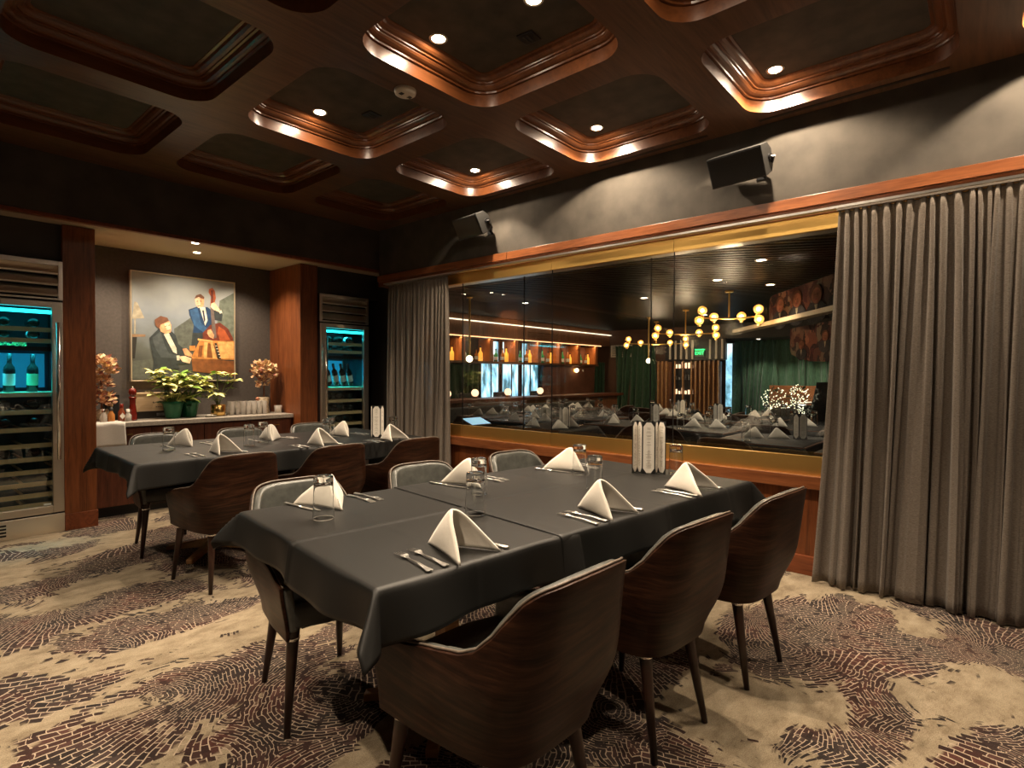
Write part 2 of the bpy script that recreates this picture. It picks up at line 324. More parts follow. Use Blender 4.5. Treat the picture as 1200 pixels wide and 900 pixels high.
# ------------------------------------------------------------------ mesh helpers
class MB:
    """collects vertices and faces; build() links them as ONE mesh object"""
    def __init__(s): s.v = []; s.f = []; s.mi = []
    def add(s, vs_, fs, mi=0):
        o = len(s.v); s.v += [tuple(v) for v in vs_]; s.f += [tuple(i+o for i in f) for f in fs]; s.mi += [mi]*len(fs); return s
    def box(s, a, b, mi=0):
        x0, y0, z0 = a; x1, y1, z1 = b
        if x0 > x1: x0, x1 = x1, x0
        if y0 > y1: y0, y1 = y1, y0
        if z0 > z1: z0, z1 = z1, z0
        v = [(x0, y0, z0), (x1, y0, z0), (x1, y1, z0), (x0, y1, z0), (x0, y0, z1), (x1, y0, z1), (x1, y1, z1), (x0, y1, z1)]
        return s.add(v, [(3, 2, 1, 0), (4, 5, 6, 7), (0, 1, 5, 4), (1, 2, 6, 5), (2, 3, 7, 6), (3, 0, 4, 7)], mi)
    def cyl(s, p0, p1, r0, r1=None, seg=16, mi=0, caps=True):
        r1 = r0 if r1 is None else r1
        p0 = Vector(p0); p1 = Vector(p1); d = (p1-p0).normalized()
        a = Vector((0, 0, 1)) if abs(d.z) < 0.9 else Vector((1, 0, 0))
        x = d.cross(a).normalized(); y = d.cross(x)
        vs_ = []
        for p, r in ((p0, r0), (p1, r1)):
            for i in range(seg):
                t = 2*PI*i/seg; vs_.append(p+x*(r*math.cos(t))+y*(r*math.sin(t)))
        fs = [(i, seg+i, seg+(i+1) % seg, (i+1) % seg) for i in range(seg)]
        if caps: fs += [tuple(range(seg)), tuple(range(2*seg-1, seg-1, -1))]
        return s.add(vs_, fs, mi)
    def lathe(s, prof, c=(0, 0, 0), seg=24, mi=0, flute=0, nf=0):
        vs_ = []; n = len(prof)
        for (r, z) in prof:
            for i in range(seg):
                t = 2*PI*i/seg; rr = r*(1+flute*math.cos(nf*t)) if flute else r
                vs_.append((c[0]+rr*math.cos(t), c[1]+rr*math.sin(t), c[2]+z))
        fs = [(j*seg+i, j*seg+(i+1) % seg, (j+1)*seg+(i+1) % seg, (j+1)*seg+i) for j in range(n-1) for i in range(seg)]
        return s.add(vs_, fs, mi)
    def tube(s, pts, r, seg=8, mi=0):
        pts = [Vector(p) for p in pts]; vs_ = []
        for k, p in enumerate(pts):
            d = (pts[min(k+1, len(pts)-1)]-pts[max(k-1, 0)]).normalized()
            a = Vector((0, 0, 1)) if abs(d.z) < 0.95 else Vector((1, 0, 0))
            x = d.cross(a).normalized(); y = d.cross(x); rr = r[k] if isinstance(r, (list, tuple)) else r
            for i in range(seg):
                t = 2*PI*i/seg; vs_.append(p+x*(rr*math.cos(t))+y*(rr*math.sin(t)))
        n = len(pts)
        fs = [(j*seg+i, (j+1)*seg+i, (j+1)*seg+(i+1) % seg, j*seg+(i+1) % seg) for j in range(n-1) for i in range(seg)]
        fs += [tuple(range(seg)), tuple(range(n*seg-1, (n-1)*seg-1, -1))]
        return s.add(vs_, fs, mi)
    def ball(s, c, r, seg=12, rings=8, mi=0, sz=1.0):
        prof = [(max(1e-4, r*math.sin(PI*i/rings)), -r*sz*math.cos(PI*i/rings)) for i in range(rings+1)]
        return s.lathe(prof, c, seg, mi)
    def grid(s, fn, nu, nv, mi=0):
        vs_ = [fn(i/nu, j/nv) for j in range(nv+1) for i in range(nu+1)]
        fs = [(j*(nu+1)+i, j*(nu+1)+i+1, (j+1)*(nu+1)+i+1, (j+1)*(nu+1)+i) for j in range(nv) for i in range(nu)]
        return s.add(vs_, fs, mi)
    def poly(s, pts, mi=0): return s.add(pts, [tuple(range(len(pts)))], mi)
    def prism(s, pts, d, mi=0):
        n = len(pts); d = Vector(d); q = [Vector(p) for p in pts]
        fs = [tuple(range(n-1, -1, -1)), tuple(range(n, 2*n))]+[(i, (i+1) % n, n+(i+1) % n, n+i) for i in range(n)]
        return s.add(q+[p+d for p in q], fs, mi)
    def xf(s, M, start=0):
        for i in range(start, len(s.v)): s.v[i] = tuple(M @ Vector(s.v[i]))
        return s
    def build(s, name, mat, parent=None, smooth=False, bevel=0, solid=0, sub=0, fix=False):
        me = bpy.data.meshes.new(name); me.from_pydata(s.v, [], s.f)
        mats = mat if isinstance(mat, (list, tuple)) else [mat]
        for m in mats: me.materials.append(MAT[m] if isinstance(m, str) else m)
        for p, i in zip(me.polygons, s.mi): p.material_index = i; p.use_smooth = smooth
        me.update()
        o = bpy.data.objects.new(name, me); COL.objects.link(o)
        if parent: o.parent = parent
        if solid:
            md = o.modifiers.new('solid', 'SOLIDIFY'); md.thickness = solid; md.offset = 0
        if bevel:
            md = o.modifiers.new('bevel', 'BEVEL'); md.width = bevel; md.segments = 2; md.limit_method = 'ANGLE'; md.angle_limit = math.radians(40)
        if sub:
            md = o.modifiers.new('sub', 'SUBSURF'); md.levels = sub; md.render_levels = sub
        return o
def tag(o, label=None, cat=None, group=None, kind=None):
    if label: o['label'] = label
    if cat: o['category'] = cat
    if group: o['group'] = group
    if kind: o['kind'] = kind
    return o
def thing(name, label, cat, loc=(0, 0, 0), rz=0, group=None):
    o = bpy.data.objects.new(name, None); COL.objects.link(o); o.empty_display_size = 0.1
    o.location = loc; o.rotation_euler = (0, 0, rz); return tag(o, label, cat, group)
def struct(o): o['kind'] = 'structure'; return o
def kids(o): return [c for c in bpy.data.objects if c.parent == o]
def dup(root, loc, rz, label, group=None, sc=None, rot=None):
    r = root.copy(); COL.objects.link(r); r.location = loc; r.rotation_euler = rot if rot else (0, 0, rz)
    if sc: r.scale = (sc, sc, sc) if not isinstance(sc, tuple) else sc
    r['label'] = label
    if group: r['group'] = group
    def rec(a, b):
        for ch in KID.get(a.name, None) or kids(a):
            c = ch.copy(); COL.objects.link(c); c.parent = b; rec(ch, c)
    rec(root, r); return r
KID = {}
def rrect(cx, cy, hx, hy, r, n=6):
    pts = []
    for (sx, sy, a0) in ((1, 1, 0), (-1, 1, 90), (-1, -1, 180), (1, -1, 270)):
        for k in range(n+1):
            a = math.radians(a0+90*k/n); pts.append((cx+sx*(hx-r)+r*math.cos(a), cy+sy*(hy-r)+r*math.sin(a)))
    return pts
# ------------------------------------------------------------------ room shell
WX = 3.98            # window wall plane
FY = 5.55            # fascia plane over the alcove
CZ = 3.0             # ceiling height
def slab(name, a, b, mat, bevel=0, parent=None):
    o = MB().box(a, b).build(name, mat, parent, bevel=bevel)
    return struct(o) if parent is None else o

slab('floor', (-3.2, -3.6, -0.1), (4.3, 7.0, 0.0), 'carpet')
slab('wall_left', (-3.3, -3.6, 0), (-3.2, 6.6, CZ), 'dark_plaster')
slab('wall_rear', (-3.2, -3.7, 0), (4.1, -3.6, CZ), 'dark_plaster')
# window wall: header, sill wall, and wall past the window at both ends
HX = 4.16
slab('wall_right', (WX, -3.6, 2.46), (HX, FY, CZ), 'plaster')
slab('wall_right_lower', (WX+0.02, -3.6, 0), (HX, 5.35, 0.60), 'wood_panel')
slab('wall_right_corner', (4.14, 5.30, 0), (4.24, 6.5, CZ), 'dark_wall')
slab('wall_right_pier', (WX+0.05, 5.25, 0.6), (4.14, 5.30, 2.46), 'dark_wall')
slab('wall_right_rear', (WX+0.05, -3.6, 0.6), (HX, -2.2, 2.46), 'dark_wall')
slab('trim_1', (WX-0.025, -3.6, 2.39), (WX+0.03, 3.495, 2.46), 'wood_rail', 0.002)
slab('trim_2', (WX-0.025, 3.50, 2.39), (WX+0.03, FY, 2.46), 'wood_rail', 0.002)
slab('trim_3', (WX-0.005, -3.6, 2.335), (HX, FY, 2.40), 'wood_rail')          # shadowed soffit under the trim
slab('trim_4', (WX-0.04, -3.6, 0.57), (WX+0.12, 5.30, 0.655), 'wood_rail', 0.004)   # sill rail
slab('baseboard_right', (WX-0.005, -3.6, 0), (WX+0.02, 5.35, 0.124), 'wood_base', 0.002)
# brass channels
for i, (z0, z1) in enumerate(((2.236, 2.335), (0.655, 0.775))):
    for j, (y0, y1) in enumerate(((-2.2, 0.687), (0.69, 1.838), (1.842, 2.992), (2.996, 4.143), (4.147, 5.25))):
        slab('trim_%d' % (5+i*5+j), (WX+0.01, y0, z0), (WX+0.05, y1, z1), 'brass')
slab('trim_15', (WX+0.05, -2.2, 2.242), (4.15, 5.25, 2.30), 'steel')
slab('trim_16', (WX+0.05, -2.2, 0.655), (4.15, 5.25, 0.70), 'brass')
# glass panes
for i, (y0, y1) in enumerate(((-2.2, 0.688), (0.692, 1.838), (1.842, 2.992), (2.996, 4.142), (4.146, 5.25))):
    p = MB().box((WX+0.026, y0+0.001, 0.70), (WX+0.030, y1-0.001, 2.30)).build('window_%d' % (i+1), 'pane'); struct(p)
    if 0 < i: MB().box((WX+0.022, y0-0.004, 0.70), (WX+0.034, y0-0.0005, 2.30)).build('window_seal', 'black_metal', p)
for i, (y0, y1) in enumerate(((-2.2, 2.09), (2.094, 3.42), (3.424, 5.25))):
    p = MB().box((4.125, y0+0.001, 0.70), (4.129, y1-0.001, 2.242)).build('window_%d' % (i+6), 'pane'); struct(p)
    if 0 < i: MB().box((4.120, y0-0.006, 0.70), (4.134, y0-0.001, 2.242)).build('window_seal', 'black_metal', p)

# ceiling with rounded coffers
CXS = [3.325-1.205*i for i in range(6)]; CYS = [4.60-1.305*i for i in range(7)]
HXh, HYh, CR = 0.495, 0.535, 0.175
mb = MB(); RN = 7
for cx in CXS:
    for cy in CYS:
        q = rrect(cx, cy, HXh, HYh, CR, RN); ax, ay = 0.6025, 0.6525
        outer = []
        for (x, y) in q:
            dx, dy = x-cx, y-cy; t = min(ax/abs(dx) if abs(dx) > 1e-9 else 1e9, ay/abs(dy) if abs(dy) > 1e-9 else 1e9)
            outer.append((cx+dx*t, cy+dy*t))
        n = len(q)
        mb.add([(x, y, CZ) for x, y in q]+[(x, y, CZ) for x, y in outer], [(i, (i+1) % n, n+(i+1) % n, n+i) for i in range(n)])
        for sx in (-1, 1):
            for sy in (-1, 1):
                c = (cx+sx*ax, cy+sy*ay)
                best = sorted(range(n), key=lambda i: (outer[i][0]-c[0])**2+(outer[i][1]-c[1])**2)[:2]
                mb.add([(*c, CZ), (*outer[best[0]], CZ), (*outer[best[1]], CZ)], [(0, 1, 2)])
x1 = CXS[0]+0.6025; y1 = CYS[0]+0.6525; y0 = CYS[-1]-0.6525; x0 = CXS[-1]-0.6025
mb.poly([(x1, y0, CZ), (x1, y1, CZ), (4.2, y1, CZ), (4.2, y0, CZ)])
mb.poly([(x0, y1, CZ), (x0, FY+0.1, CZ), (4.2, FY+0.1, CZ), (4.2, y1, CZ)])
ceil = struct(mb.build('ceiling', 'wood_ceiling'))
cb = slab('ceiling_slab', (-3.4, -4.1, 3.3), (4.3, 7.0, 3.35), 'black')
cb.name = 'trim_18'
# slots (linear diffusers) in the ceiling strip by the window wall
for i, (y0, y1) in enumerate(((1.55, 2.45), (2.85, 3.75), (0.2, 1.2))):
    slab('trim_%d' % (19+i), (3.885, y0, CZ-0.004), (3.91, y1, CZ-0.001), 'black')
PROF = [(0, 0.0), (0, 0.074), (0.014, 0.076), (0.016, 0.086), (0.030, 0.089), (0.042, 0.096), (0.050, 0.106), (0.052, 0.112), (0.064, 0.114), (0.066, 0.121), (0.082, 0.125), (0.096, 0.134), (0.104, 0.146), (0.118, 0.148), (0.120, 0.152)]
def ring_mesh(prof, n=7):
    m = MB(); rings = []
    for d, z in prof: rings.append([(x, y, z) for x, y in rrect(0, 0, HXh-d, HYh-d, max(0.045, CR-d), n)])
    k = len(rings[0]); vv = [p for r in rings for p in r]
    ff = [(j*k+i, (j+1)*k+i, (j+1)*k+(i+1) % k, j*k+(i+1) % k) for j in range(len(rings)-1) for i in range(k)]
    return m.add(vv, ff)
band0 = None
for a, cx in enumerate(CXS):
    for b, cy in enumerate(CYS):
        if band0 is None:
            band0 = ring_mesh(PROF[:2]).build('coffer_band', 'wood_coffer', ceil, smooth=True)
            mold0 = ring_mesh(PROF[1:]).build('coffer_molding', 'wood_coffer', ceil, smooth=False)
            pan0 = MB().poly([(x, y, 0.152) for x, y in rrect(0, 0, HXh-0.12, HYh-0.12, 0.055, 7)][::-1]).build('coffer_panel', 'coffer_panel', ceil)
            tr = (band0, mold0, pan0)
        else:
            tr = tuple(o.copy() for o in (band0, mold0, pan0))
            for o in tr: COL.objects.link(o)
        for o in tr: o.location = (cx, cy, CZ)
# lamps: coffer downlights; those left of and behind the camera are added fill
def spot(name, loc, w, ang, blend=0.25, parent=None, r=0.03, col=WARM):
    d = bpy.data.lights.new(name, 'SPOT'); d.energy = w; d.spot_size = math.radians(ang); d.spot_blend = blend; d.shadow_soft_size = r; d.color = col
    o = bpy.data.objects.new(name, d); COL.objects.link(o); o.location = loc
    if parent: o.parent = parent
    return o
LAMPS = [(2.07, 2.34, 'second from left of the bright ceiling downlights, in the big centre coffer'),
 (2.16, 1.74, 'bright downlight cut by the top edge of the photo in the big centre coffer'),
 (2.10, 3.63, 'leftmost bright ceiling downlight in the coffer beside the smoke detector'),
 (3.58, 2.27, 'bright downlight in the coffer between the two wall speakers'),
 (3.61, 3.58, 'smallest bright downlight, in the coffer above the far wall speaker'),
 (3.60, 1.02, 'rightmost bright downlight, in the coffer above the near wall speaker'),
 (3.60, -0.25, 'recessed downlight beyond the right edge of the photo'), (2.10, 1.02, 'recessed downlight above the camera side of the near table'), (0.90, 0.95, 'added fill downlight above and behind the camera'), (-0.28, 1.0, 'added fill downlight left of the camera'), (-0.28, 2.3, 'added fill downlight out of view on the left, nearer one'), (-0.28, 3.6, 'added fill downlight out of view on the left, farther one'), (2.10, -0.9, 'added fill downlight behind the camera')]
for x, y, lab in LAMPS:
    t = thing('ceiling_downlight', lab or 'round recessed ceiling downlight in a coffer outside the photo', 'light', (x, y, CZ+0.152), 0, 'recessed ceiling downlights')
    MB().lathe([(0.034, -0.001), (0.050, -0.003), (0.052, 0.0), (0.034, 0.0)], (0, 0, 0), 20).build('trim_ring', 'white_plastic', t, True)
    MB().poly([(0.035*math.cos(2*PI*i/20), 0.035*math.sin(2*PI*i/20), -0.002) for i in range(19, -1, -1)]).build('lens', 'lamp_disc', t)
    spot('lamp_light', (0, 0, -0.012), SPOT_W*(0.85 if x > 3 else 0.5 if y < -0.5 else 0.75 if y < 1 and x > 0 else 1.0), (98 if y > 3 else 140) if x > 3 else 86, 0.35, t, 0.02)
    if lab: pass
# access hatches in two coffers
for x, y, l in ((2.38, 1.95, 'small square black vent plate in the big centre coffer'), (2.36, 3.38, 'small square black vent plate in the coffer beside the smoke detector')):
    t = thing('ceiling_vent', l, 'vent', (x, y, CZ+0.150), 0.1, 'small black ceiling vents')
    MB().box((-0.05, -0.05, -0.006), (0.05, 0.05, 0)).build('plate', 'black_metal', t, bevel=0.002)
    MB().box((-0.03, -0.012, -0.009), (0.03, 0.0, -0.006)).box((-0.03, 0.012, -0.009), (0.03, 0.024, -0.006)).build('slot', 'speaker', t)
# smoke detector
t = thing('smoke_detector', 'round white smoke detector on the beam between two wooden coffers', 'smoke detector', (2.114, 2.686, CZ))
MB().lathe([(0.001, -0.030), (0.045, -0.030), (0.062, -0.022), (0.066, -0.010), (0.066, 0)], (0, 0, 0), 28).build('body', 'white_plastic', t, True)
for sx in (-1, 1):
    m = MB()
    for k in range(3): m.box((sx*0.030-0.012, -0.014+k*0.010, -0.0325), (sx*0.030+0.012, -0.009+k*0.010, -0.030))
    m.build('sensor_vent', 'black', t)

# fascia above the alcove, pilasters, alcove
slab('wall_back_fascia', (-3.2, FY, 2.53), (4.14, FY+0.06, CZ), 'dark_plaster')
slab('trim_22', (-3.2, FY-0.006, 2.505), (4.14, FY+0.05, 2.535), 'wood_base', 0.003)
slab('ceiling_alcove', (-3.2, FY+0.01, 2.51), (4.14, 6.5, 2.53), 'cream')
slab('wall_back_alcove', (1.0, 6.45, 0), (3.35, 6.55, 2.51), 'alcove_paper')
for k, x in enumerate((1.56, 2.62)):
    pass
m = MB()
slab('trim_23', (1.03, 5.74, 0.13), (1.247, 6.45, 2.505), 'wood_panel', 0.002)
slab('trim_24', (1.03, 5.728, 0), (1.253, 6.45, 0.135), 'wood_base', 0.002)
slab('trim_25', (3.085, 5.74, 0.0), (3.29, 6.45, 2.505), 'wood_panel', 0.002)
slab('wall_back', (-3.2, 6.42, 0), (1.04, 6.5, 2.51), 'black')
slab('wall_back_corner', (3.28, 6.42, 0), (4.2, 6.5, 2.51), 'black')
slab('wall_back_header', (-3.2, 5.80, 2.2), (1.03, 6.4, 2.51), 'dark_wall')
slab('wall_back_header_corner', (3.29, 5.80, 2.21), (4.14, 6.4, 2.51), 'dark_wall')
for nm, x, y, lab in (('alcove_downlight', 2.152, 6.05, 'small round downlight in the alcove ceiling above the painting'), ('alcove_downlight', 1.985, 5.62, 'slim light slot at the front edge of the alcove ceiling')):
    t = thing(nm, lab, 'light', (x, y, 2.508))
    MB().lathe([(0.03, 0), (0.042, -0.004), (0.045, 0)], (0, 0, 0), 20).build('trim_ring', 'white_plastic', t, True)
    MB().poly([(0.030*math.cos(2*PI*i/20), 0.030*math.sin(2*PI*i/20), -0.001) for i in range(19, -1, -1)]).build('lens', 'alc_disc', t)
    spot('lamp_light', (0, -0.12, -0.01), ALC_W, 140, 1.0, t, 0.02)
spA = spot('alcove_light', (2.66, 6.0, 2.49), ALC_W*0.8, 120, 0.8); 
spB = spot('alcove_light', (1.45, 6.0, 2.49), ALC_W*0.8, 120, 0.8)
# power outlet on the wainscot
t = thing('power_outlet', 'black power outlet on the wood panel below the window sill', 'outlet', (WX+0.02, 3.505, 0.464))
MB().box((-0.006, -0.04, -0.06), (0, 0.04, 0.06)).build('plate', 'black_metal', t, bevel=0.003)
MB().box((-0.009, -0.02, 0.012), (-0.006, 0.02, 0.045)).build('socket', 'black', t); MB().box((-0.009, -0.02, -0.045), (-0.006, 0.02, -0.012)).build('socket', 'black', t)

# ------------------------------------------------------------------ wall speakers
def speaker(y, z, lab, rz, tilt):
    t = thing('wall_speaker', lab, 'speaker', (WX, y, z), 0, 'black wall speakers above the window')
    M = Matrix.Translation((-0.15, 0, 0.01)) @ Matrix.Rotation(rz, 4, 'Z') @ Matrix.Rotation(tilt, 4, 'Y')
    # cabinet: local x = depth, y = width; front at -x
    b = MB(); w, h, d = 0.185, 0.10, 0.075
    pts = [(-d, -h), (-d, h), (0.03, h*0.95), (d, h*0.45), (d, -h*0.45), (0.03, -h*0.95)]
    n = len(pts); v = [(x, -w, zz) for x, zz in pts]+[(x, w, zz) for x, zz in pts]
    b.add(v, [tuple(range(n)), tuple(range(2*n-1, n-1, -1))]+[(i, n+i, n+(i+1) % n, (i+1) % n) for i in range(n)]).xf(M)
    b.build('cabinet', 'speaker', t, bevel=0.004)
    g = MB().box((-d-0.006, -w+0.008, -h+0.008), (-d, w-0.008, h-0.008)).xf(M); g.build('grille', 'black_metal', t, bevel=0.003)
    a = MB().tube([M @ Vector((0.02, -w-0.004, 0.0)), M @ Vector((0.02, -w-0.03, 0)), Vector((-0.05, -w+0.02, -0.02)), Vector((-0.006, -w+0.09, -0.03))], 0.009)
    a.cyl(M @ Vector((0.02, -w-0.012, 0)), M @ Vector((0.02, -w+0.002, 0)), 0.02)
    a.box((-0.008, -w+0.06, -0.07), (0, -w+0.12, 0.01)); a.build('bracket', 'black_metal', t)
    MB().cyl(M @ Vector((0.02, -w-0.016, 0)), M @ Vector((0.02, -w-0.011, 0)), 0.007).build('bolt', 'chrome', t)
speaker(1.30, 2.70, 'black box speaker on the plaster band near the right curtain', -0.12, -0.5)
speaker(3.83, 2.735, 'black box speaker on the plaster band near the far corner', -0.12, -0.5)

# ------------------------------------------------------------------ wine fridges
def bottle_mesh(s=1.0):
    return [(0.001, 0), (0.036*s, 0.002), (0.0375*s, 0.01), (0.0375*s, 0.175*s), (0.034*s, 0.20*s), (0.018*s, 0.225*s), (0.0145*s, 0.24*s), (0.0145*s, 0.295*s), (0.016*s, 0.296*s), (0.016*s, 0.305*s), (0.001, 0.306*s)]
def make_bottle(lab, glassm, labelm, group, loc, rot=(0, 0, 0), s=1.0, capm='black', name='wine_bottle', cat='bottle'):
    t = thing(name, lab, cat, loc, 0, group); t.rotation_euler = rot
    MB().lathe(bottle_mesh(s), (0, 0, 0), 16).build('bottle_body', glassm, t, True)
    if labelm: MB().lathe([(0.0382*s, 0.055*s), (0.0382*s, 0.15*s)], (0, 0, 0), 16).build('label', labelm, t, True)
    MB().lathe([(0.0152*s, 0.245*s), (0.0168*s, 0.30*s), (0.001, 0.307*s)], (0, 0, 0), 12).build('capsule', capm, t, True)
    return t
def fridge(x0, x1, y, lab, hinge, where):
    """front plane at y, facing -y"""
    t = thing('wine_fridge', lab, 'wine fridge', (x0, y, 0)); W = x1-x0; D = 0.55; H = 2.20
    m = MB()
    m.box((0, 0, 0.15), (0.012, D, H)).box((W-0.012, 0, 0.15), (W, D, H)).box((0, 0, H-0.012), (W, D, H)).box((0, D-0.02, 0), (W, D, H)).box((0, 0, 0.14), (W, D, 0.16)).box((0, 0.02, 1.86), (W, D, 1.88))
    m.build('cabinet', 'black_metal', t)
    # louvre grille on top
    g = MB().box((0, -0.012, 1.885), (0.03, 0.02, H)).box((W-0.03, -0.012, 1.885), (W, 0.02, H)).box((0.03, -0.012, H-0.035), (W-0.03, 0.02, H)).box((0.03, -0.012, 1.885), (W-0.03, 0.02, 1.90))
    g.build('grille_frame', 'steel', t, bevel=0.003)
    b = MB()
    for k in range(3):
        z = 1.912+k*0.088
        b.prism([(0.03, -0.006, z), (0.03, -0.022, z+0.012), (0.03, 0.018, z+0.078), (0.03, 0.026, z+0.070)], (W-0.06, 0, 0))
    b.build('louver', 'steel', t, bevel=0.002)
    MB().box((0.03, 0.03, 1.89), (W-0.03, 0.035, H-0.02)).build('grille_back', 'black', t)
    # door
    a = 0.075; z0, z1 = 0.165, 1.868
    d = MB().box((0.004, -0.022, z0), (a, 0.02, z1)).box((W-a, -0.022, z0), (W-0.004, 0.02, z1)).box((a, -0.022, z1-0.05), (W-a, 0.02, z1)).box((a, -0.022, z0), (W-a, 0.02, z0+0.06))
    door = d.build('door', 'steel_v', t, bevel=0.004)
    MB().box((a-0.004, 0.002, z0+0.055), (W-a+0.004, 0.006, z1-0.045)).build('door_glass', 'fridge_pane', door)
    hx = W-0.045 if hinge < 0 else 0.045
    hd = MB().cyl((hx, -0.075, 0.60), (hx, -0.075, 1.70), 0.013, seg=20)
    hd.build('handle', 'chrome', door, True)
    for hz in (0.72, 1.58): MB().cyl((hx, -0.02, hz), (hx, -0.075, hz), 0.008).build('handle_post', 'chrome', door)
    kx = W-0.045 if hinge > 0 else 0.045
    MB().box((0.0, -0.012, 0.0), (W, 0.03, 0.15)).build('kickplate', 'steel', t, bevel=0.003)
    kg = MB()
    for k in range(4): kg.box((0.06, -0.016, 0.028+k*0.026), (W-0.36 if W > 0.8 else W-0.1, -0.011, 0.042+k*0.026))
    kg.build('kick_vent', 'black', t)
    MB().box((W-a-0.06, -0.0235, z0+0.068), (W-a-0.015, -0.0215, z0+0.082)).build('badge', 'label_white', door)
    # interior
    MB().box((0.012, D-0.024, 0.16), (W-0.012, D-0.02, 1.86)).build('interior_back', 'cyan_back', t)
    MB().box((0.06, 0.03, 1.775), (W-0.06, 0.075, 1.80)).build('light_bar', 'cyan_led', t)
    MB().box((0.06, 0.05, 1.490), (W-0.06, 0.085, 1.500)).build('light_bar', 'cyan_led', t)
    MB().box((0.04, D-0.05, 1.17), (W-0.04, D-0.04, 1.46)).build('back_glow_panel', 'cyan_glow', t)  # emissive sheet added to give the bay its blue background glow
    for z, w in ((1.76, 7), (1.48, 12.0)):
        ld = bpy.data.lights.new('fridge_light', 'AREA'); ld.shape = 'RECTANGLE'; ld.size = W-0.2; ld.size_y = 0.06; ld.energy = w*0.5; ld.spread = math.radians(65); ld.color = (0.02, 0.75, 1.0)
        lo = bpy.data.objects.new('fridge_light', ld); COL.objects.link(lo); lo.parent = t; lo.location = (W/2, 0.14, z)
    zs = [1.66, 1.57, 1.505, 1.14, 1.00, 0.86, 0.73, 0.62, 0.52, 0.42, 0.33, 0.25]
    for i, z in enumerate(zs):
        s = MB().box((0.02, 0.035, z-0.035), (W-0.02, 0.05, z))
        for k in range(5): s.box((0.03+k*(W-0.08)/4, 0.05, z-0.010), (0.05+k*(W-0.08)/4, D-0.05, z-0.004))
        if i == 2: s.box((0.02, 0.05, z-0.012), (W-0.02, D-0.04, z-0.006))
        if i == 3: s.box((0.02, 0.05, z-0.010), (W-0.02, D-0.04, z))
        s.build('shelf', 'shelf_wood' if i not in (2,) else 'black_metal', t)
    return t
MAT['cyan_glow'] = emis('cyan_glow', (0.01, 0.30, 0.55), 0.45)
fridge(0.10, 1.03, 5.746, 'tall stainless wine fridge with blue-lit bottles at the left edge, beside the wooden pier', -1, 'left')
fridge(3.29, 3.93, 5.70, 'tall stainless wine fridge glowing blue between the wooden pier and the far curtain', 1, 'right')
# bottles standing in the left fridge (blue-lit middle bay z 1.14)
for i, (x, lm, lab) in enumerate(((0.44, 'label_white', 'upright wine bottle cut by the photo edge in the left fridge'), (0.60, 'label_white', 'upright wine bottle with a white label leaning in the left fridge'), (0.72, 'label_white', 'upright wine bottle with a big pale label in the left fridge'), (0.865, 'label_green', 'upright wine bottle with a green banded label in the left fridge'))):
    make_bottle(lab, 'bottle_dark', lm, 'bottles standing in the left wine fridge', (x, 5.746+0.15+0.02*i, 1.142), (0.12, 0, 0), 1.0)
def lying(x, y, z, lab, group, s=1.0):
    make_bottle(lab, 'bottle_dark', 'label_white' if rnd.random() < 0.25 else None, group, (x, y+0.08, z+0.0385), (-PI/2, 0, rnd.uniform(-0.05, 0.05)), s)
for z, w in ((1.66, 'top shelf'), (1.57, 'second shelf'), (1.00, 'shelf under the upright bottles'), (0.86, 'second shelf under the uprights'), (0.62, 'low shelf'),):
    for k, x in enumerate((0.50, 0.68, 0.86)):
        lying(x, 5.746, z, 'dark wine bottle lying on the %s of the left fridge, %s' % (w, ('left', 'centre', 'right')[k]), 'bottles lying in the left wine fridge')
tl = thing('foil_garland', 'yellow leafy sprigs lying on the dark shelf of the left fridge', 'greenery', (0.72, 5.83, 1.505))
m = MB(); rg = random.Random(3)
for k in range(60):
    c = Vector((rg.uniform(-0.1, 0.1), rg.uniform(-0.02, 0.02), rg.uniform(0.005, 0.04))); a = rg.uniform(0, 6.3); l = 0.022
    m.add([c, c+Vector((math.cos(a)*l*0.5, 0, math.sin(a)*l*0.5+0.004)), c+Vector((math.cos(a)*l, 0.006, math.sin(a)*l)), c+Vector((math.cos(a+0.8)*l*0.6, -0.005, math.sin(a+0.8)*l*0.6))], [(0, 1, 2, 3)])
m.build('leaf_cluster', 'bract', tl, solid=0.001); m = MB()
m.tube([(-0.1, 0.02, 0.006), (0.0, 0.015, 0.012), (0.1, 0.02, 0.008)], 0.003); m.build('stem', 'stem', tl)
# right fridge bottles
for k in range(4):
    make_bottle('tilted wine bottle with a pale label in the right fridge, %s from the left' % ('first', 'second', 'third', 'fourth')[k], 'bottle_dark', 'label_white', 'tilted bottles in the right wine fridge', (3.47+k*0.095, 5.80, 1.175), (0.35, -0.42, 0), 0.9)
for z, w in ((1.66, 'top shelf'), (1.57, 'second shelf'), (1.00, 'shelf under the tilted bottles'), (0.86, 'lower blue shelf'), (0.73, 'lowest blue shelf')):
    for k, x in enumerate((3.46, 3.60, 3.74)):
        lying(x, 5.70, z, 'dark wine bottle lying on the %s of the right fridge, %s' % (w, ('left', 'centre', 'right')[k]), 'bottles lying in the right wine fridge')

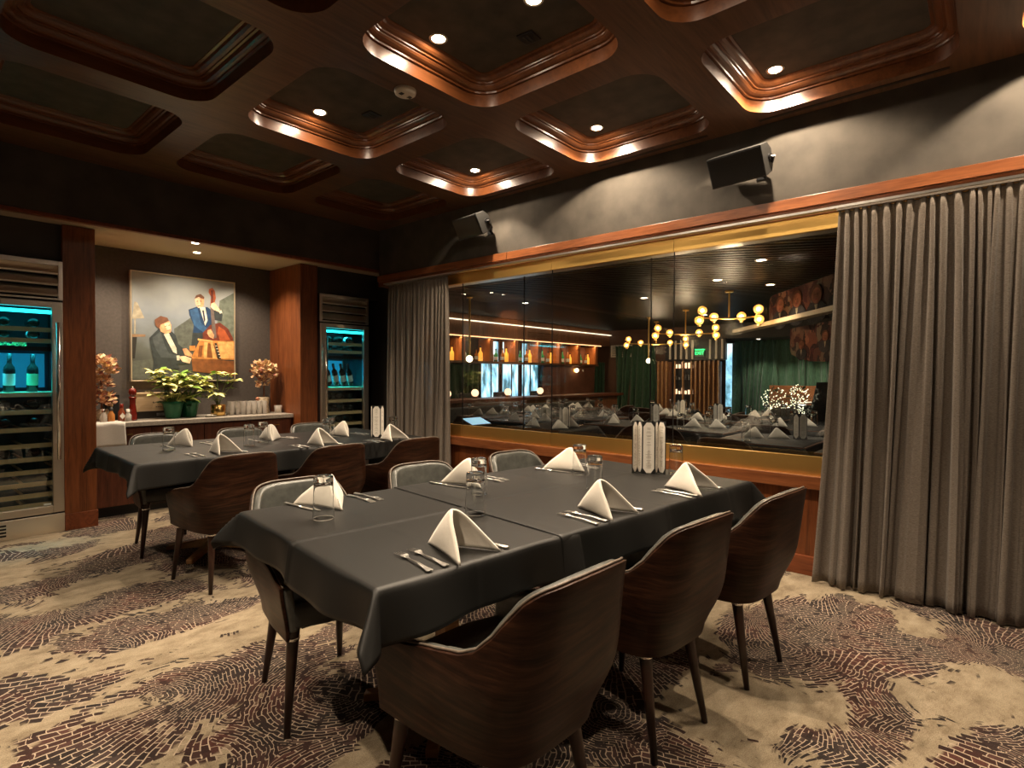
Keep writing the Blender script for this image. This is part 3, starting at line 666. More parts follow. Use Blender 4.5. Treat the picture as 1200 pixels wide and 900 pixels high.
# ------------------------------------------------------------------ sideboard and counter
t = thing('sideboard', 'dark walnut sideboard built into the alcove under the painting', 'sideboard', (2.166, 6.2, 0))
MB().box((-0.915, -0.26, 0.10), (0.915, 0.245, 0.805)).build('body', 'wood_cab', t)
MB().box((-0.915, -0.19, 0.0), (0.915, 0.24, 0.10)).build('toe_kick', 'black', t)
for k in range(4):
    xa = -0.913+k*0.4575
    dr = MB().box((xa, -0.282, 0.105), (xa+0.452, -0.262, 0.80)).build('door', 'wood_cab', t, bevel=0.002)
    hb = MB().box((xa+0.17, -0.305, 0.735), (xa+0.30, -0.296, 0.745)).box((xa+0.18, -0.298, 0.735), (xa+0.19, -0.28, 0.745)).box((xa+0.28, -0.298, 0.735), (xa+0.29, -0.28, 0.745)).build('handle', 'gold', dr)
ct = MB().box((1.25, 5.885, 0.81), (3.083, 6.448, 0.852)).build('countertop', 'stone', bevel=0.004)
tag(ct, 'pale speckled stone countertop on the alcove sideboard', 'countertop')
CT = 0.853
# ------------------------------------------------------------------ painting of two musicians (flat canvas)
t = thing('framed_painting', 'framed painting of a pianist and a double bass player above the sideboard', 'painting', (2.167, 6.44, 1.762))
PW, PH = 0.498, 0.548
fr = MB(); w = 0.012
for a, b in (((-PW, -0.05, -PH), (-PW+w, 0, PH)), ((PW-w, -0.05, -PH), (PW, 0, PH)), ((-PW+w, -0.05, -PH), (PW-w, 0, -PH+w)), ((-PW+w, -0.05, PH-w), (PW-w, 0, PH))): fr.box(a, b)
fr.build('frame', 'frame_silver', t, bevel=0.002) if False else fr.build('frame', plain('frame_silver', (0.62, 0.52, 0.38), 0.35, 0.6), t, bevel=0.002)
def bgm():
    m, nt, b = new_mat('paint_ground')
    n = N(nt, 'ShaderNodeTexNoise'); n.inputs['Scale'].default_value = 3; n.inputs['Detail'].default_value = 6
    v = coords(nt, (1, 1, 1)); nt.links.new(v, n.inputs['Vector'])
    sp = N(nt, 'ShaderNodeSeparateXYZ'); nt.links.new(v, sp.inputs[0])
    a = N(nt, 'ShaderNodeMath', operation='MULTIPLY_ADD'); a.inputs[1].default_value = 0.62; a.inputs[2].default_value = 0.35; nt.links.new(sp.outputs[2], a.inputs[0])
    c = N(nt, 'ShaderNodeMath', operation='MULTIPLY_ADD'); c.inputs[1].default_value = 0.4; nt.links.new(n.outputs['Fac'], c.inputs[0]); nt.links.new(a.outputs[0], c.inputs[2])
    nt.links.new(ramp(nt, c.outputs[0], [(0.20, (0.035, 0.035, 0.032)), (0.42, (0.10, 0.11, 0.10)), (0.60, (0.22, 0.25, 0.28)), (0.82, (0.36, 0.38, 0.37)), (1.0, (0.30, 0.30, 0.27))]), b.inputs['Base Color'])
    b.inputs['Roughness'].default_value = 0.5; return m
pm = [bgm()]
PC = {'shadow': (0.09, 0.10, 0.085), 'green': (0.12, 0.14, 0.11), 'suit': (0.030, 0.038, 0.040), 'suit2': (0.060, 0.072, 0.075), 'blue': (0.012, 0.040, 0.10), 'blue2': (0.03, 0.09, 0.20), 'shirt': (0.62, 0.58, 0.48), 'skin': (0.70, 0.32, 0.16), 'skin_l': (0.85, 0.55, 0.36), 'hair': (0.15, 0.06, 0.03), 'bass': (0.14, 0.03, 0.015), 'bass2': (0.36, 0.08, 0.025), 'neck': (0.12, 0.09, 0.08), 'pw': (0.50, 0.20, 0.05), 'pw2': (0.70, 0.38, 0.13), 'pw3': (0.20, 0.07, 0.02), 'dark': (0.02, 0.018, 0.015), 'lamp': (0.34, 0.30, 0.22), 'tab': (0.26, 0.16, 0.09), 'tie': (0.03, 0.03, 0.05)}
pk = {}
for k, c in PC.items(): pk[k] = len(pm); pm.append(plain('paint_'+k, c, 0.5, var=0.3, vs_=22))
cv = MB(); cv.poly([(-PW+w, -0.040, -PH+w), (PW-w, -0.040, -PH+w), (PW-w, -0.040, PH-w), (-PW+w, -0.040, PH-w)])
LV = [0]
def P(key, pts):
    """polygon in painting pixels (867x900 zoom: canvas 40..820 x 30..865)"""
    LV[0] += 1; y = -0.0402-0.00012*LV[0]
    q = []
    for px, py in pts:
        top = 28+(px-40)/780*88; bot = 868
        q.append((-PW+w+(px-40)/780*(2*(PW-w)), y, PH-w-(py-top)/(bot-top)*2*(PH-w)))
    cv.add(q, [tuple(range(len(q)-1, -1, -1))], pk[key])
P('green', [(700, 250), (820, 190), (820, 600), (660, 560)]); P('shadow', [(340, 470), (470, 380), (520, 420), (500, 620), (340, 620)])
P('lamp', [(60, 260), (80, 270), (128, 390), (42, 395)]); P('lamp', [(58, 395), (68, 395), (66, 510), (56, 510)]); P('tab', [(40, 512), (135, 515), (132, 532), (40, 535)]); P('dark', [(45, 535), (75, 535), (60, 700), (42, 700)])
P('shadow', [(40, 720), (200, 700), (200, 860), (40, 860)])
# bass player
P('blue', [(450, 320), (520, 295), (600, 300), (640, 330), (640, 560), (470, 600), (490, 440), (455, 360)]); P('blue2', [(460, 325), (520, 305), (545, 420), (600, 470), (570, 500), (490, 440)])
P('suit', [(620, 330), (700, 320), (724, 360), (715, 410), (650, 400)]); P('suit', [(480, 500), (560, 500), (560, 620), (470, 610)])
P('shirt', [(535, 300), (580, 300), (600, 400), (580, 445)]); P('tie', [(556, 325), (570, 325), (582, 400), (572, 420)])
P('skin_l', [(500, 235), (525, 212), (560, 222), (572, 262), (556, 300), (525, 308), (504, 280)]); P('skin', [(540, 225), (572, 235), (570, 290), (545, 305)])
P('hair', [(496, 235), (510, 208), (545, 198), (574, 222), (570, 240), (530, 222)])
P('dark', [(512, 252), (526, 250), (526, 256), (512, 258)]); P('dark', [(538, 250), (552, 252), (552, 258), (538, 256)]); P('hair', [(520, 288), (545, 287), (545, 292), (522, 293)])
# double bass
P('bass', [(560, 500), (620, 440), (700, 420), (770, 470), (810, 540), (812, 580), (560, 580)]); P('bass2', [(690, 450), (740, 480), (790, 560), (700, 560), (680, 500)])
P('neck', [(622, 300), (648, 300), (672, 540), (640, 545)]); P('bass2', [(612, 160), (640, 150), (660, 175), (668, 230), (650, 285), (622, 290), (628, 220), (608, 185)]); P('bass', [(625, 170), (645, 168), (648, 270), (630, 275)])
P('skin_l', [(628, 272), (655, 262), (700, 318), (690, 338), (650, 320), (625, 300)]); P('shirt', [(690, 330), (712, 322), (720, 345), (700, 352)])
P('skin', [(598, 480), (625, 472), (652, 520), (645, 548), (610, 530), (596, 505)])
# piano
P('pw', [(470, 690), (540, 548), (560, 560), (820, 565), (820, 712), (480, 705)]); P('pw3', [(470, 700), (820, 722), (820, 840), (480, 800)]); P('pw2', [(680, 570), (815, 572), (815, 700), (710, 700)])
P('pw2', [(520, 545), (640, 560), (640, 572), (520, 560)]); P('pw3', [(530, 600), (560, 600), (550, 690), (520, 690)]); P('pw3', [(600, 580), (650, 590), (700, 700), (590, 690)]); P('pw2', [(570, 570), (600, 575), (590, 700), (565, 695)]); P('pw2', [(620, 575), (640, 575), (675, 700), (640, 700)])
P('dark', [(655, 580), (672, 580), (708, 705), (680, 705)])
for k in range(5): P('shirt', [(660+k*8, 600+k*22), (674+k*8, 600+k*22), (676+k*8, 606+k*22), (662+k*8, 606+k*22)])
P('pw', [(455, 602), (500, 600), (500, 640), (455, 640)])
# pianist
P('suit', [(160, 540), (225, 470), (310, 480), (350, 520), (370, 590), (440, 650), (440, 740), (340, 745), (190, 720), (170, 620)]); P('suit2', [(180, 540), (240, 490), (270, 600), (300, 660), (380, 680), (370, 700), (240, 690), (200, 620)]); P('suit', [(190, 720), (360, 740), (380, 780), (180, 790)])
P('shirt', [(262, 512), (300, 505), (355, 620), (358, 665), (330, 650)])
P('skin', [(225, 440), (300, 405), (318, 440), (315, 495), (280, 512), (240, 490)]); P('skin_l', [(265, 430), (308, 415), (312, 470), (290, 490)])
P('hair', [(198, 400), (240, 370), (290, 385), (300, 408), (240, 440), (228, 470), (200, 440)])
P('dark', [(268, 450), (285, 445), (285, 450), (269, 455)]); P('dark', [(296, 442), (308, 438), (308, 443), (297, 447)]); P('hair', [(285, 482), (308, 476), (308, 481), (286, 487)])
P('skin', [(400, 625), (430, 622), (475, 670), (470, 690), (420, 675)]); P('skin_l', [(370, 685), (420, 680), (470, 700), (455, 740), (400, 725)]); P('shirt', [(355, 678), (378, 675), (378, 715), (358, 715)])
cv.build('canvas', pm, t)

# ------------------------------------------------------------------ objects on the counter
def leaf_bunch(mb, c, n, rad, leafl, rg, mi_choices, up=0.3, flat=1.0, width=0.42):
    for k in range(n):
        th = rg.uniform(0, 2*PI); ph = math.acos(rg.uniform(-0.4, 1)); d = Vector((math.sin(ph)*math.cos(th), math.sin(ph)*math.sin(th), math.cos(ph)*flat))
        p = Vector(c)+d*rad*rg.uniform(0.55, 1.0)
        a = rg.uniform(0, 2*PI); ax = (d*0.9+Vector((math.cos(a), math.sin(a), rg.uniform(-0.5, up)))).normalized()
        sd = ax.cross(Vector((rg.uniform(-1, 1), rg.uniform(-1, 1), 1))).normalized(); nn = ax.cross(sd)
        l = leafl*rg.uniform(0.7, 1.2); w = l*width; mi = rg.choice(mi_choices)
        mb.add([p, p+ax*l*0.3+sd*w*0.5, p+ax*l*0.62+sd*w*0.42-nn*l*0.06, p+ax*l-nn*l*0.15, p+ax*l*0.62-sd*w*0.42-nn*l*0.06, p+ax*l*0.3-sd*w*0.5, p+ax*l*0.45+nn*l*0.05],
               [(0, 1, 6), (1, 2, 6), (2, 3, 6), (3, 4, 6), (4, 5, 6), (5, 0, 6)], mi)
def poinsettia(x, y, lab, pot, seed, heads, h=0.25, name='potted_poinsettia'):
    t = thing(name, lab, 'plant', (x, y, CT)); rg = random.Random(seed)
    if pot == 'foil':
        p = [(0.001, 0.001), (0.062, 0.001), (0.066, 0.02), (0.088, 0.14), (0.105, 0.165), (0.100, 0.167), (0.084, 0.145), (0.001, 0.12)]
        MB().lathe(p, (0, 0, 0), 30, flute=0.03, nf=11).build('foil_pot', 'green_foil', t, True)
    else:
        p = [(0.001, 0.001), (0.058, 0.001), (0.066, 0.012), (0.070, 0.03), (0.070, 0.115), (0.066, 0.118), (0.064, 0.10), (0.001, 0.10)]
        MB().lathe(p, (0, 0, 0), 28, flute=0.012, nf=14).build('gold_pot', 'gold', t, True)
    st = MB(); lv = MB(); gl = MB()
    for (hx, hy, hz, n) in heads:
        st.tube([(0, 0, 0.1), (hx*0.4, hy*0.4, 0.1+(hz-0.1)*0.5), (hx, hy, hz-0.01)], 0.004, 6)
        for k in range(n):
            a = 2*PI*k/n+rg.uniform(-0.3, 0.3); l = rg.uniform(0.085, 0.13); el = rg.uniform(-0.25, 0.5)
            p = Vector((hx, hy, hz)); ax = Vector((math.cos(a)*math.cos(el), math.sin(a)*math.cos(el), math.sin(el))); sd = Vector((-math.sin(a), math.cos(a), rg.uniform(-0.3, 0.3))).normalized(); nn = ax.cross(sd); w = l*0.6
            lv.add([p, p+ax*l*0.3+sd*w*0.45, p+ax*l*0.65+sd*w*0.35, p+ax*l-Vector((0, 0, 0.02)), p+ax*l*0.65-sd*w*0.35, p+ax*l*0.3-sd*w*0.45, p+ax*l*0.5+nn*0.006], [(0, 1, 6), (1, 2, 6), (2, 3, 6), (3, 4, 6), (4, 5, 6), (5, 0, 6)], 0 if rg.random() < 0.85 else 1)
        for k in range(4):
            a = rg.uniform(0, 6.28); p = Vector((hx*0.8, hy*0.8, hz-0.06)); l = 0.07
            ax = Vector((math.cos(a), math.sin(a), -0.3)).normalized(); sd = Vector((-math.sin(a), math.cos(a), 0))
            gl.add([p, p+ax*l*0.5+sd*0.02, p+ax*l, p+ax*l*0.5-sd*0.02], [(0, 1, 2, 3)])
    st.build('stem', 'stem', t); lv.build('bract', ['bract', 'leafgreen'], t); gl.build('leaf', 'leafgreen' if pot != 'foil' else 'darkleaf', t)
def heads(seed, n, cx, cz, rx, rz, sk=0.0):
    rg = random.Random(seed); out = []
    for k in range(n):
        x = cx+rg.uniform(-rx, rx); out.append((x, rg.uniform(-0.09, 0.06), cz+rg.uniform(-rz, rz)+sk*x, 7))
    return out
poinsettia(1.945, 6.10, 'tall white poinsettia in a green foil pot on the counter, left of the pair', 'foil', 11, [(-0.17, -0.03, 0.45, 7), (-0.09, 0, 0.48, 7)]+heads(1, 13, 0.0, 0.38, 0.15, 0.07)+heads(2, 4, -0.05, 0.22, 0.10, 0.03))
poinsettia(2.115, 6.17, 'white poinsettia in the green foil pot nearer the gold pot', 'foil', 12, heads(3, 13, 0.04, 0.36, 0.15, 0.06)+heads(4, 3, 0.02, 0.20, 0.08, 0.03))
poinsettia(2.375, 6.12, 'loose pale poinsettia in a brass-coloured pot on the counter', 'gold', 13, [(-0.02, -0.02, 0.44, 7), (0.10, -0.02, 0.42, 7), (-0.12, 0, 0.27, 7), (-0.05, -0.05, 0.24, 7), (0.16, 0, 0.36, 6), (-0.10, 0.0, 0.33, 6)])
def topiary(x, y, lab, blobs, pot, seed):
    t = thing('dried_flower_topiary', lab, 'dried flowers', (x, y, CT), 0, 'dried flower topiaries'); rg = random.Random(seed)
    m = MB()
    for (bx, by, bz, r, n) in blobs: leaf_bunch(m, (bx, by, bz), n, r, 0.045, rg, [0, 0, 1, 2, 2], 0.5, 1.0, 0.8)
    m.build('flower_head', ['dry1', 'dry2', 'dry3'], t)
    MB().tube([(0, 0, 0.05), (0.005, 0, 0.2), (0, 0, blobs[0][2])], 0.009).build('stem', 'walnut', t)
    MB().lathe(pot, (0, 0, 0), 22).build('pot', 'mosaic', t, True)
topiary(1.385, 6.20, 'tall dried flower topiary beside the left wooden pier', [(0, -0.02, 0.49, 0.115, 260), (0.0, -0.02, 0.34, 0.08, 110), (-0.01, -0.03, 0.19, 0.10, 150)], [(0.001, 0), (0.06, 0), (0.07, 0.06), (0.05, 0.11), (0.001, 0.11)], 21)
topiary(2.90, 6.22, 'dried flower ball topiary in a mosaic pot beside the right wooden pier', [(0, -0.02, 0.46, 0.13, 330), (-0.02, -0.02, 0.33, 0.07, 50)], [(0.001, 0), (0.06, 0), (0.062, 0.02), (0.05, 0.09), (0.062, 0.17), (0.05, 0.18), (0.001, 0.17)], 22)
# pepper mill
t = thing('pepper_mill', 'glossy red wooden pepper mill on the counter', 'pepper mill', (1.60, 6.08, CT))
MB().lathe([(0.001, 0), (0.036, 0), (0.038, 0.015), (0.034, 0.03), (0.038, 0.05), (0.032, 0.09), (0.024, 0.15), (0.026, 0.20), (0.034, 0.215), (0.024, 0.225)], (0, 0, 0), 22).build('body', 'red_lacquer', t, True)
MB().lathe([(0.020, 0.228), (0.030, 0.245), (0.034, 0.27), (0.026, 0.295), (0.010, 0.305), (0.001, 0.306)], (0, 0, 0), 22).build('head', 'red_lacquer', t, True)
MB().ball((0, 0, 0.313), 0.009).build('finial', 'chrome', t, True)
# condiment bottles
for x, y, lab, h, gm, lm, cm in ((1.505, 6.05, 'hot sauce bottle with a white diamond label by the pepper mill', 0.14, 'hot_sauce', 'paper', 'red_lacquer'), (1.36, 6.02, 'clear salt shaker with a metal top at the cloth, leftmost', 0.10, 'ribbed', None, 'chrome'), (1.42, 6.03, 'brown sauce jar beside the salt shaker', 0.11, 'liquor_brown', None, 'black'), (1.55, 6.03, 'small white-capped shaker beside the red mill', 0.09, 'ribbed', None, 'paper')):
    t = thing('condiment_bottle', lab, 'bottle', (x, y, CT), 0, 'condiments on the counter')
    MB().lathe([(0.001, 0), (0.026, 0), (0.028, 0.01), (0.028, h*0.6), (0.015, h*0.8), (0.013, h)], (0, 0, 0), 18).build('bottle_body', gm, t, True)
    MB().lathe([(0.015, h*0.92), (0.015, h+0.02), (0.001, h+0.022)], (0, 0, 0), 14).build('cap', cm, t, True)
    if lm: MB().prism([(0, -0.030, 0.02), (0.022, -0.030, 0.05), (0, -0.030, 0.08), (-0.022, -0.030, 0.05)], (0, 0.002, 0)).build('label', lm, t)
t = thing('menu_box', 'black upright box behind the condiments with a red mark', 'box', (1.47, 6.25, CT))
MB().box((-0.06, -0.03, 0), (0.06, 0.03, 0.24)).build('body', 'black', t, bevel=0.002); MB().box((-0.0, -0.032, 0.16), (0.03, -0.0302, 0.19)).build('red_mark', 'red_lacquer', t)
# wooden wine crate on a dark base
t = thing('wooden_wine_crate', 'pale pine wine box with faint dark lettering behind the poinsettias', 'box', (1.90, 6.32, CT+0.07))
c = MB().box((-0.24, -0.07, 0), (0.24, -0.06, 0.17)).box((-0.24, 0.06, 0), (0.24, 0.07, 0.17)).box((-0.24, -0.06, 0), (-0.228, 0.06, 0.17)).box((0.228, -0.06, 0), (0.24, 0.06, 0.17)).box((-0.24, -0.06, 0), (0.24, 0.06, 0.01)); c.build('crate_body', 'pine', t)
MB().box((-0.25, -0.075, 0.170), (0.25, 0.075, 0.180)).build('lid', 'pine', t)
m = MB(); rg = random.Random(5)
for k in range(9): m.box((-0.06+k*0.016, -0.0712, 0.035), (-0.06+k*0.016+rg.uniform(0.006, 0.012), -0.0700, 0.035+rg.uniform(0.009, 0.012)))
m.prism([(-0.09, -0.0712, 0.085), (-0.075, -0.0712, 0.075), (-0.07, -0.0712, 0.085), (-0.08, -0.0712, 0.095)], (0, 0.0012, 0)); m.build('lettering', 'ink', t)
t = thing('dark_riser_box', 'dark grey box under the pine wine crate', 'box', (1.90, 6.32, CT)); 
MB().box((-0.22, -0.06, 0), (0.22, 0.06, 0.068)).build('body', 'dark_wall', t, bevel=0.003); MB().box((-0.05, -0.062, 0.02), (0.05, -0.06, 0.05)).build('label', 'brick_grey', t)
# upside-down ribbed glasses on the counter
k = 0
for r in range(2):
    for c in range(7):
        t = thing('counter_tumbler', 'clear ribbed tumbler upside down on the counter, %s row, %s from the gold pot' % (('front', 'back')[r], ('first', 'second', 'third', 'fourth', 'fifth', 'sixth', 'seventh')[c]), 'glass', (2.505+c*0.058, 6.10+r*0.075, CT), 0, 'upside-down tumblers on the counter')
        MB().lathe([(0.026, 0.0), (0.0265, 0.002), (0.0265, 0.14), (0.022, 0.145), (0.001, 0.145), (0.001, 0.130), (0.021, 0.128), (0.0235, 0.0)], (0, 0, 0), 16, flute=0.02, nf=8).build('glass_body', 'ribbed', t, True)
t = thing('votive_glass', 'small clear votive glass at the right end of the counter', 'glass', (3.02, 6.12, CT))
MB().lathe([(0.001, 0.012), (0.034, 0.012), (0.040, 0.085), (0.043, 0.085), (0.037, 0.0), (0.001, 0.0)], (0, 0, 0), 20).build('glass_body', 'ribbed', t, True); MB().lathe([(0.001, 0.013), (0.033, 0.013), (0.034, 0.03), (0.001, 0.03)], (0, 0, 0), 16).build('wax', 'paper', t, True)
t = thing('ornament_ball', 'small orange-red ball ornament lying on the upturned glasses', 'ornament', (2.79, 6.13, CT+0.145)); MB().ball((0, 0, 0.02), 0.02, 16, 10).build('ball', 'terracotta', t, True); MB().cyl((0, 0, 0.04), (0, 0, 0.046), 0.004).build('cap', 'gold', t)
t = thing('shell_dish', 'small shallow dish of pale shells beside the gold pot', 'dish', (2.26, 6.02, CT)); MB().lathe([(0.001, 0.002), (0.04, 0.002), (0.055, 0.014), (0.053, 0.016), (0.038, 0.006), (0.001, 0.006)], (0, 0, 0), 20).build('dish_body', 'stone', t, True)
m = MB()
for k in range(5): m.ball((0.02*math.cos(k*1.3), 0.02*math.sin(k*1.3), 0.014), 0.010, 8, 5)
m.build('shell', 'paper', t, True)
# white cloth hanging over the counter end
m = MB()
def tw(u, v):
    x = 1.258+0.235*u
    if v < 0.55: return (x, 6.12-0.24*v/0.55, CT+0.003+0.0015*math.sin(u*9+v*5))
    q = (v-0.55)/0.45; return (x+0.004*math.sin(v*8), 5.878-0.004*math.sin(u*7+1)-0.002, CT+0.002-0.205*q)
m.grid(tw, 16, 24); o = m.build('hanging_cloth', 'towel', smooth=True, solid=0.004); tag(o, 'folded off-white cloth hanging over the left end of the stone counter', 'cloth')

# ------------------------------------------------------------------ curtains
def curtain(name, lab, mat, pA, pB, ztop, zbot, nf, amp, group=None, seed=1, shiftb=(0, 0), jit=0.55, res=14, flare=0.3, hook=True):
    """pleated sheet between two plan points; shiftb moves the pB end at the bottom"""
    rg = random.Random(seed); A = Vector((*pA, 0)); B = Vector((*pB, 0)); d = (B-A); L = d.length; d.normalize(); n = Vector((-d.y, d.x, 0))
    ws = [rg.uniform(1-jit, 1+jit) for _ in range(nf)]; tot = sum(ws); cum = [0]
    for x in ws: cum.append(cum[-1]+x/tot)
    am = [rg.uniform(0.65, 1.25) for _ in range(nf+1)]; ph = [rg.uniform(-1, 1) for _ in range(nf+1)]
    nu = nf*res; nv = 36
    def fn(u, v):
        k = min(nf-1, int(u*nf)); f = u*nf-k
        s0 = cum[k]+(cum[k+1]-cum[k])*f
        dr = 1-v  # 0 bottom? v=0 top .. 1 bottom
        a = amp*(am[k]*(1-f)+am[k+1]*f)*(0.55+0.65*v)
        mg = 0.0 if not hook else 0.80*min(1, max(0, (v-0.04)/0.6))*(0.6+0.4*math.sin(k*1.9+seed))
        off = a*((1-mg)*math.cos(2*PI*f)+mg*1.75*math.cos(PI*(k+f)*0.80+1.3*math.sin((k+f)*0.37+seed)))+amp*0.7*v*math.sin(u*13+seed+v*2.5)
        pinch = math.exp(-v*14); off *= (1-0.35*pinch)
        lat = (ph[k]*(1-f)+ph[k+1]*f)*1.2*L/nf*v**0.7 + 0.16*L/nf*math.sin(4*PI*f)*(0.4+0.6*v)
        p = A+d*(s0*L+lat)+n*off
        p += Vector((shiftb[0], shiftb[1], 0))*(v**1.6)*(u**2)
        z = ztop+(zbot-ztop)*v+0.006*math.cos(2*PI*f)*(1-v)
        return (p.x, p.y, z)
    t = thing(name, lab, 'curtain', (0, 0, 0), 0, group)
    MB().grid(fn, nu, nv).build('curtain_panel', mat, t, True, solid=0.002)
    if hook:
        MB().box((min(pA[0], pB[0])-0.010, min(pA[1], pB[1])-0.01, ztop), (max(pA[0], pB[0])+0.010, max(pA[1], pB[1])+0.01, ztop+0.012)).build('header_tape', 'linen' if mat == 'linen' else mat, t)
    return t
curtain('linen_curtain', 'grey pleated linen curtain at the right edge of the window, reaching the carpet', 'linen', (3.865, -1.3), (3.875, 0.72), 2.305, 0.012, 44, 0.027, seed=4, shiftb=(0.0, 0.075))
curtain('linen_curtain', 'grey pleated linen curtain in the far corner beside the blue-lit fridge', 'linen', (3.90, 5.26), (3.90, 4.27), 2.305, 0.012, 18, 0.026, seed=9)
m = MB().box((3.86, -3.5, 2.322), (3.915, 5.3, 2.337)); o = m.build('curtain_track', 'silver'); tag(o, 'thin grey metal curtain track running along the whole window head', 'curtain track')
# ------------------------------------------------------------------ dining chair (faces local +y)
def sstep(a, b, x):
    t = min(1, max(0, (x-a)/(b-a))); return t*t*(3-2*t)
_arc = [(0.255*math.sin(k/600*PI/2)**0.50, -0.02-0.245*max(0.0, math.cos(k/600*PI/2))**0.50) for k in range(601)]
_cl = [0.0]
for _p, _q in zip(_arc, _arc[1:]): _cl.append(_cl[-1]+math.hypot(_q[0]-_p[0], _q[1]-_p[1]))
def arc_pt(t):
    import bisect
    d = min(1.0, t)*_cl[-1]; k = min(599, max(0, bisect.bisect_left(_cl, d)-1)); f = (d-_cl[k])/max(1e-9, _cl[k+1]-_cl[k])
    return (_arc[k][0]+(_arc[k+1][0]-_arc[k][0])*f, _arc[k][1]+(_arc[k+1][1]-_arc[k][1])*f)
HP = [(-0.27, 0.820), (-0.25, 0.818), (-0.235, 0.812), (-0.215, 0.793), (-0.19, 0.755), (-0.16, 0.700), (-0.125, 0.657), (-0.08, 0.635), (0.0, 0.618), (0.1, 0.598), (0.24, 0.555)]
def hprof(y):
    if y <= HP[0][0]: return HP[0][1]
    for (a, b), (c, d) in zip(HP, HP[1:]):
        if y <= c: return b+(d-b)*sstep(0, 1, (y-a)/(c-a))*0.4+(d-b)*0.6*(y-a)/(c-a)
    return HP[-1][1]
def shell_pt(s, f, off=0.0, hoff=0.0):
    """s in [-1,1] around the U (0 = middle of the back), f 0 bottom .. 1 top"""
    a = abs(s); sg = 1 if s >= 0 else -1
    # plan curve: back arc then side
    if a < 0.56:
        x, y = arc_pt(a/0.56)
    else:
        q = (a-0.56)/0.44; x = 0.255+0.012*q; y = -0.02+0.255*q
    h = hprof(y)-0.010*sstep(0.12, 0.30, a)+hoff
    zb = 0.352
    z = zb+(h-zb)*f; hz = (z-0.355)/0.46
    back = 1-sstep(-0.22, 0.10, y)
    wid = 0.82+0.09*(1-back)+(0.18-0.09*(1-back))*sstep(0, 0.45, hz)-0.13*back*sstep(0.40, 1.0, hz)
    x *= wid
    y += -0.075*hz*back + 0.035*(1-sstep(0, 0.4, hz))*back
    if off:
        # normal in plan, approx towards the inside
        cx, cy = 0.0, 0.02
        if a > 0.56: x -= off
        else:
            n = Vector((x, y-cy)); n.normalize(); x -= n.x*off; y -= n.y*off
    return (sg*x, y, z)
def make_chair():
    t = thing('dining_chair', 'x', 'chair', (0, 0, 0), 0, 'dining chairs')
    NU, NV = 84, 12
    def sheet(o1, o2, fa, fb, hoff1=0.0, hoff2=0.0):
        m = MB()
        A = [[shell_pt(-1+2*i/NU, fa+(fb-fa)*j/NV, o1, hoff1) for i in range(NU+1)] for j in range(NV+1)]
        B = [[shell_pt(-1+2*i/NU, fa+(fb-fa)*j/NV, o2, hoff2) for i in range(NU+1)] for j in range(NV+1)]
        W = NU+1; nA = W*(NV+1)
        vs_ = [p for r in A for p in r]+[p for r in B for p in r]; fs = []
        for j in range(NV):
            for i in range(NU):
                a = j*W+i; fs.append((a, a+1, a+W+1, a+W)); fs.append((nA+a, nA+a+W, nA+a+W+1, nA+a+1))
        for i in range(NU):
            a = NV*W+i; fs.append((a, a+1, nA+a+1, nA+a)); fs.append((i, nA+i, nA+i+1, i+1))
        for j in range(NV):
            a = j*W; fs.append((a, a+W, nA+a+W, nA+a)); a += NU; fs.append((a, nA+a, nA+a+W, a+W))
        return m.add(vs_, fs)
    sheet(0.0, 0.012, 0, 1).build('backrest_shell', 'veneer', t, True, bevel=0.001)
    sheet(0.0125, 0.050, 0.12, 1, -0.005, -0.001).build('backrest_cushion', 'leather', t, True, bevel=0.012)
    m = MB(); m.tube([shell_pt(-1+2*i/100, 1, 0.013, 0.003) for i in range(101)], 0.0036, 6); m.build('welt', 'welt', t, True)
    # seat cushion
    m = MB(); n = 28
    def outline(sc, z):
        pts = []
        for i in range(n+1):
            p = shell_pt(-1+2*i/n, 0.2, 0.03); pts.append((p[0]*sc, p[1]*sc, z))
        pts += [(0.10*sc, 0.262*sc, z), (-0.10*sc, 0.262*sc, z)]
        return pts
    layers = [outline(0.96, 0.385), outline(1.0, 0.395), outline(1.0, 0.46), outline(0.97, 0.478), outline(0.80, 0.487)]
    k = len(layers[0]); vv = [p for l in layers for p in l]
    ff = [(j*k+i, j*k+(i+1) % k, (j+1)*k+(i+1) % k, (j+1)*k+i) for j in range(4) for i in range(k)]+[tuple(range(k-1, -1, -1)), tuple(range(4*k, 5*k))]
    m.add(vv, ff).build('seat', 'leather_dark', t, True, bevel=0.003)
    MB().box((-0.17, -0.15, 0.362), (0.17, 0.19, 0.388)).build('seat_frame', 'leg', t, bevel=0.003)
    for (tx, ty, bx, by) in ((-0.135, -0.150, -0.168, -0.215), (0.135, -0.150, 0.168, -0.215), (-0.196, 0.178, -0.235, 0.215), (0.196, 0.178, 0.235, 0.215)):
        lg = MB().tube([(tx, ty, 0.384), (tx, ty, 0.372), (bx*0.35+tx*0.65, by*0.35+ty*0.65, 0.24), (bx, by, 0.0)], [0.0235, 0.0235, 0.019, 0.011], 16).build('leg', 'leg', t, True)
        MB().lathe([(0.0243, 0.336), (0.0250, 0.338), (0.0250, 0.345), (0.0243, 0.347)], (tx+(bx-tx)*0.085, ty+(by-ty)*0.085, -0.004), 18).build('leg_ring', 'chrome', lg, True)
    return t
chair0 = make_chair()
_used = [False]
def chair(x, y, rz, lab, group):
    if not _used[0]:
        _used[0] = True; chair0.location = (x, y, 0); chair0.rotation_euler = (0, 0, rz); chair0['label'] = lab; chair0['group'] = group; return chair0
    return dup(chair0, (x, y, 0), rz, lab, group)
TH1 = math.radians(-6.5); U1 = Vector((math.cos(TH1), math.sin(TH1))); V1 = Vector((-math.sin(TH1), math.cos(TH1)))
G1 = 'chairs around the near table'; G2 = 'chairs around the far table'
